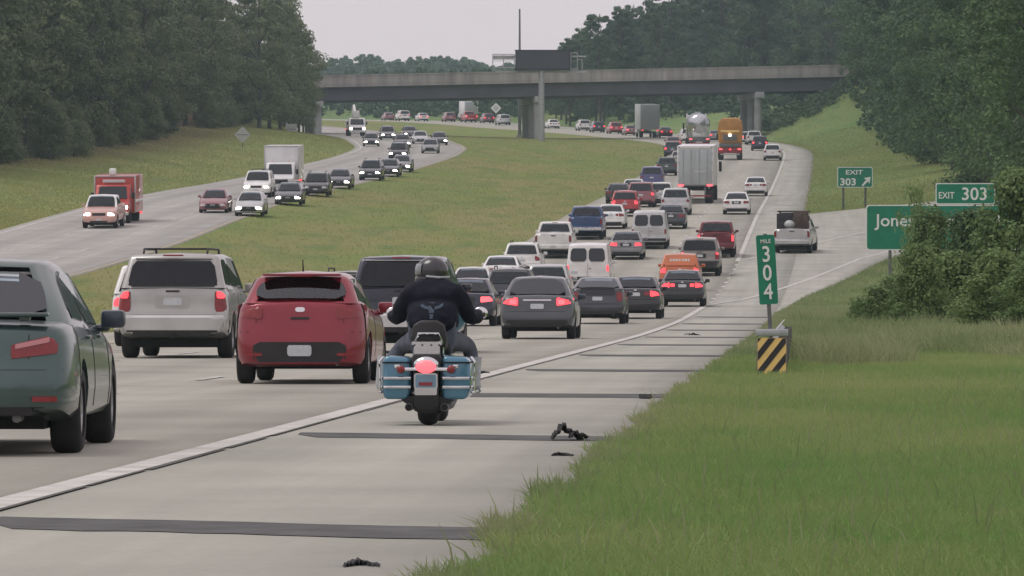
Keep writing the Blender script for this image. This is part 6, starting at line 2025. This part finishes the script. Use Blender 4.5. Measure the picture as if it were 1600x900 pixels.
# jeans
Q = {k: nd[k] for k in nd if k[:2] in ('hi', 'th', 'kn', 'sn', 'an') or k == 'pelvis'}
qg = {'pe': .165, 'hi': .120, 'th': .094, 'kn': .076, 'sn': .074, 'an': .060}
Q = {k: (v[0], qg[k[:2]]) for k, v in Q.items()}
link("jeans", skin("jeans", Q, [e for e in ed if e[0] in Q and e[1] in Q], 'pelvis', fuse=.016, folds=.02), person, M['denim'])
for s in (-1, 1):
    MB().ball((s * (.352 if s > 0 else .50), 1.08, .335), (.058, .15, .055), 16, 10).cyl((s * (.345 if s > 0 else .495), .975, .33), (s * (.343 if s > 0 else .46), .975, .60), .062, .078, 14).obj("boot", M['boot'], person)
    # gloves over the hands
    MB().ball((s * .37, 1.035, 1.005), (.055, .05, .034), 14, 8).obj("glove", M['leather'], person)
# full helmet turned to the left
hel = MB().ball((0, 0, 0), (.126, .15, .132), 24, 16).ball((0, .035, -.075), (.115, .125, .075), 20, 12).obj("helmet", M['helmet'], person, ang=60)
hel.location = (-.015, .69, 1.385); hel.rotation_euler = (0, 0, R(78))
vs = []; fs = []
n = 14
for j in range(5):
    el = R(-16 + 11 * j)
    for i in range(n + 1):
        az = R(-62 + 124 * i / n)
        vs.append((.137 * math.sin(az) * math.cos(el), .160 * math.cos(az) * math.cos(el), .143 * math.sin(el)))
for j in range(4):
    for i in range(n): fs.append((j * (n + 1) + i, j * (n + 1) + i + 1, (j + 1) * (n + 1) + i + 1, (j + 1) * (n + 1) + i))
vm = evaluated(MB().add(vs, fs).mesh("visor"), lambda o: setattr(o.modifiers.new("s", 'SOLIDIFY'), 'thickness', .006))
link("visor", vm, hel, M['visor'])
MB().tube([(-.135, .02, -.05), (-.11, -.10, -.06), (0, -.158, -.055), (.11, -.10, -.06), (.135, .02, -.05)], .012, 8).obj("helmet_trim", M['galv'], hel)
# winged patch on the jacket back, laid on the leather
jb = BVHTree.FromPolygons([v.co for v in jacket.data.vertices], [tuple(p.vertices) for p in jacket.data.polygons])
def patch_on(polys, name, m):
    b = MB()
    for poly in polys:
        out = []
        for x, z in poly:
            hit = jb.ray_cast(Vector((x, -1.5, z)), Vector((0, 1, 0)))
            y = hit[0].y if hit[0] is not None else .42
            out.append((x, y - .006, z))
        k = len(out)
        b.add(out + [(x, y + .012, z) for x, y, z in out], [tuple(range(k)), tuple(range(k, 2 * k))[::-1]] + [(i, i + k, (i + 1) % k + k, (i + 1) % k) for i in range(k)])
    return b.obj(name, m, person, smooth=False)
patch_on([[(-.022, 1.005), (.022, 1.005), (.03, 1.05), (.022, 1.10), (-.022, 1.10), (-.03, 1.05)]], "jacket_patch", M['emblem'])
for s in (-1, 1):
    patch_on([[(s * .03, 1.06), (s * .07, 1.075), (s * .105, 1.10), (s * .10, 1.065), (s * .07, 1.045), (s * .03, 1.035)]], "jacket_patch", M['emblem'])
patch_on([[(-.012, .95), (.012, .95), (.018, .995), (-.018, .995)]], "jacket_patch", M['emblem'])
# ------------------------------------------------------------------ haze
me = MB().box((-60, 930, 42), (1100, 2100, 128)).mesh("haze", smooth=False)
hm = bpy.data.materials.new("thin_evening_haze")
hm.use_nodes = True
t_ = hm.node_tree; t_.nodes.clear()
ou = t_.nodes.new("ShaderNodeOutputMaterial")
pv = t_.nodes.new("ShaderNodeVolumePrincipled")
pv.inputs['Color'].default_value = (.66, .86, 1.0, 1)
pv.inputs['Density'].default_value = HAZE
t_.links.new(pv.outputs[0], ou.inputs['Volume'])
hz = link("haze", me, None, hm)
tag(hz, "thin evening haze over the highway", "haze", None, 'stuff')
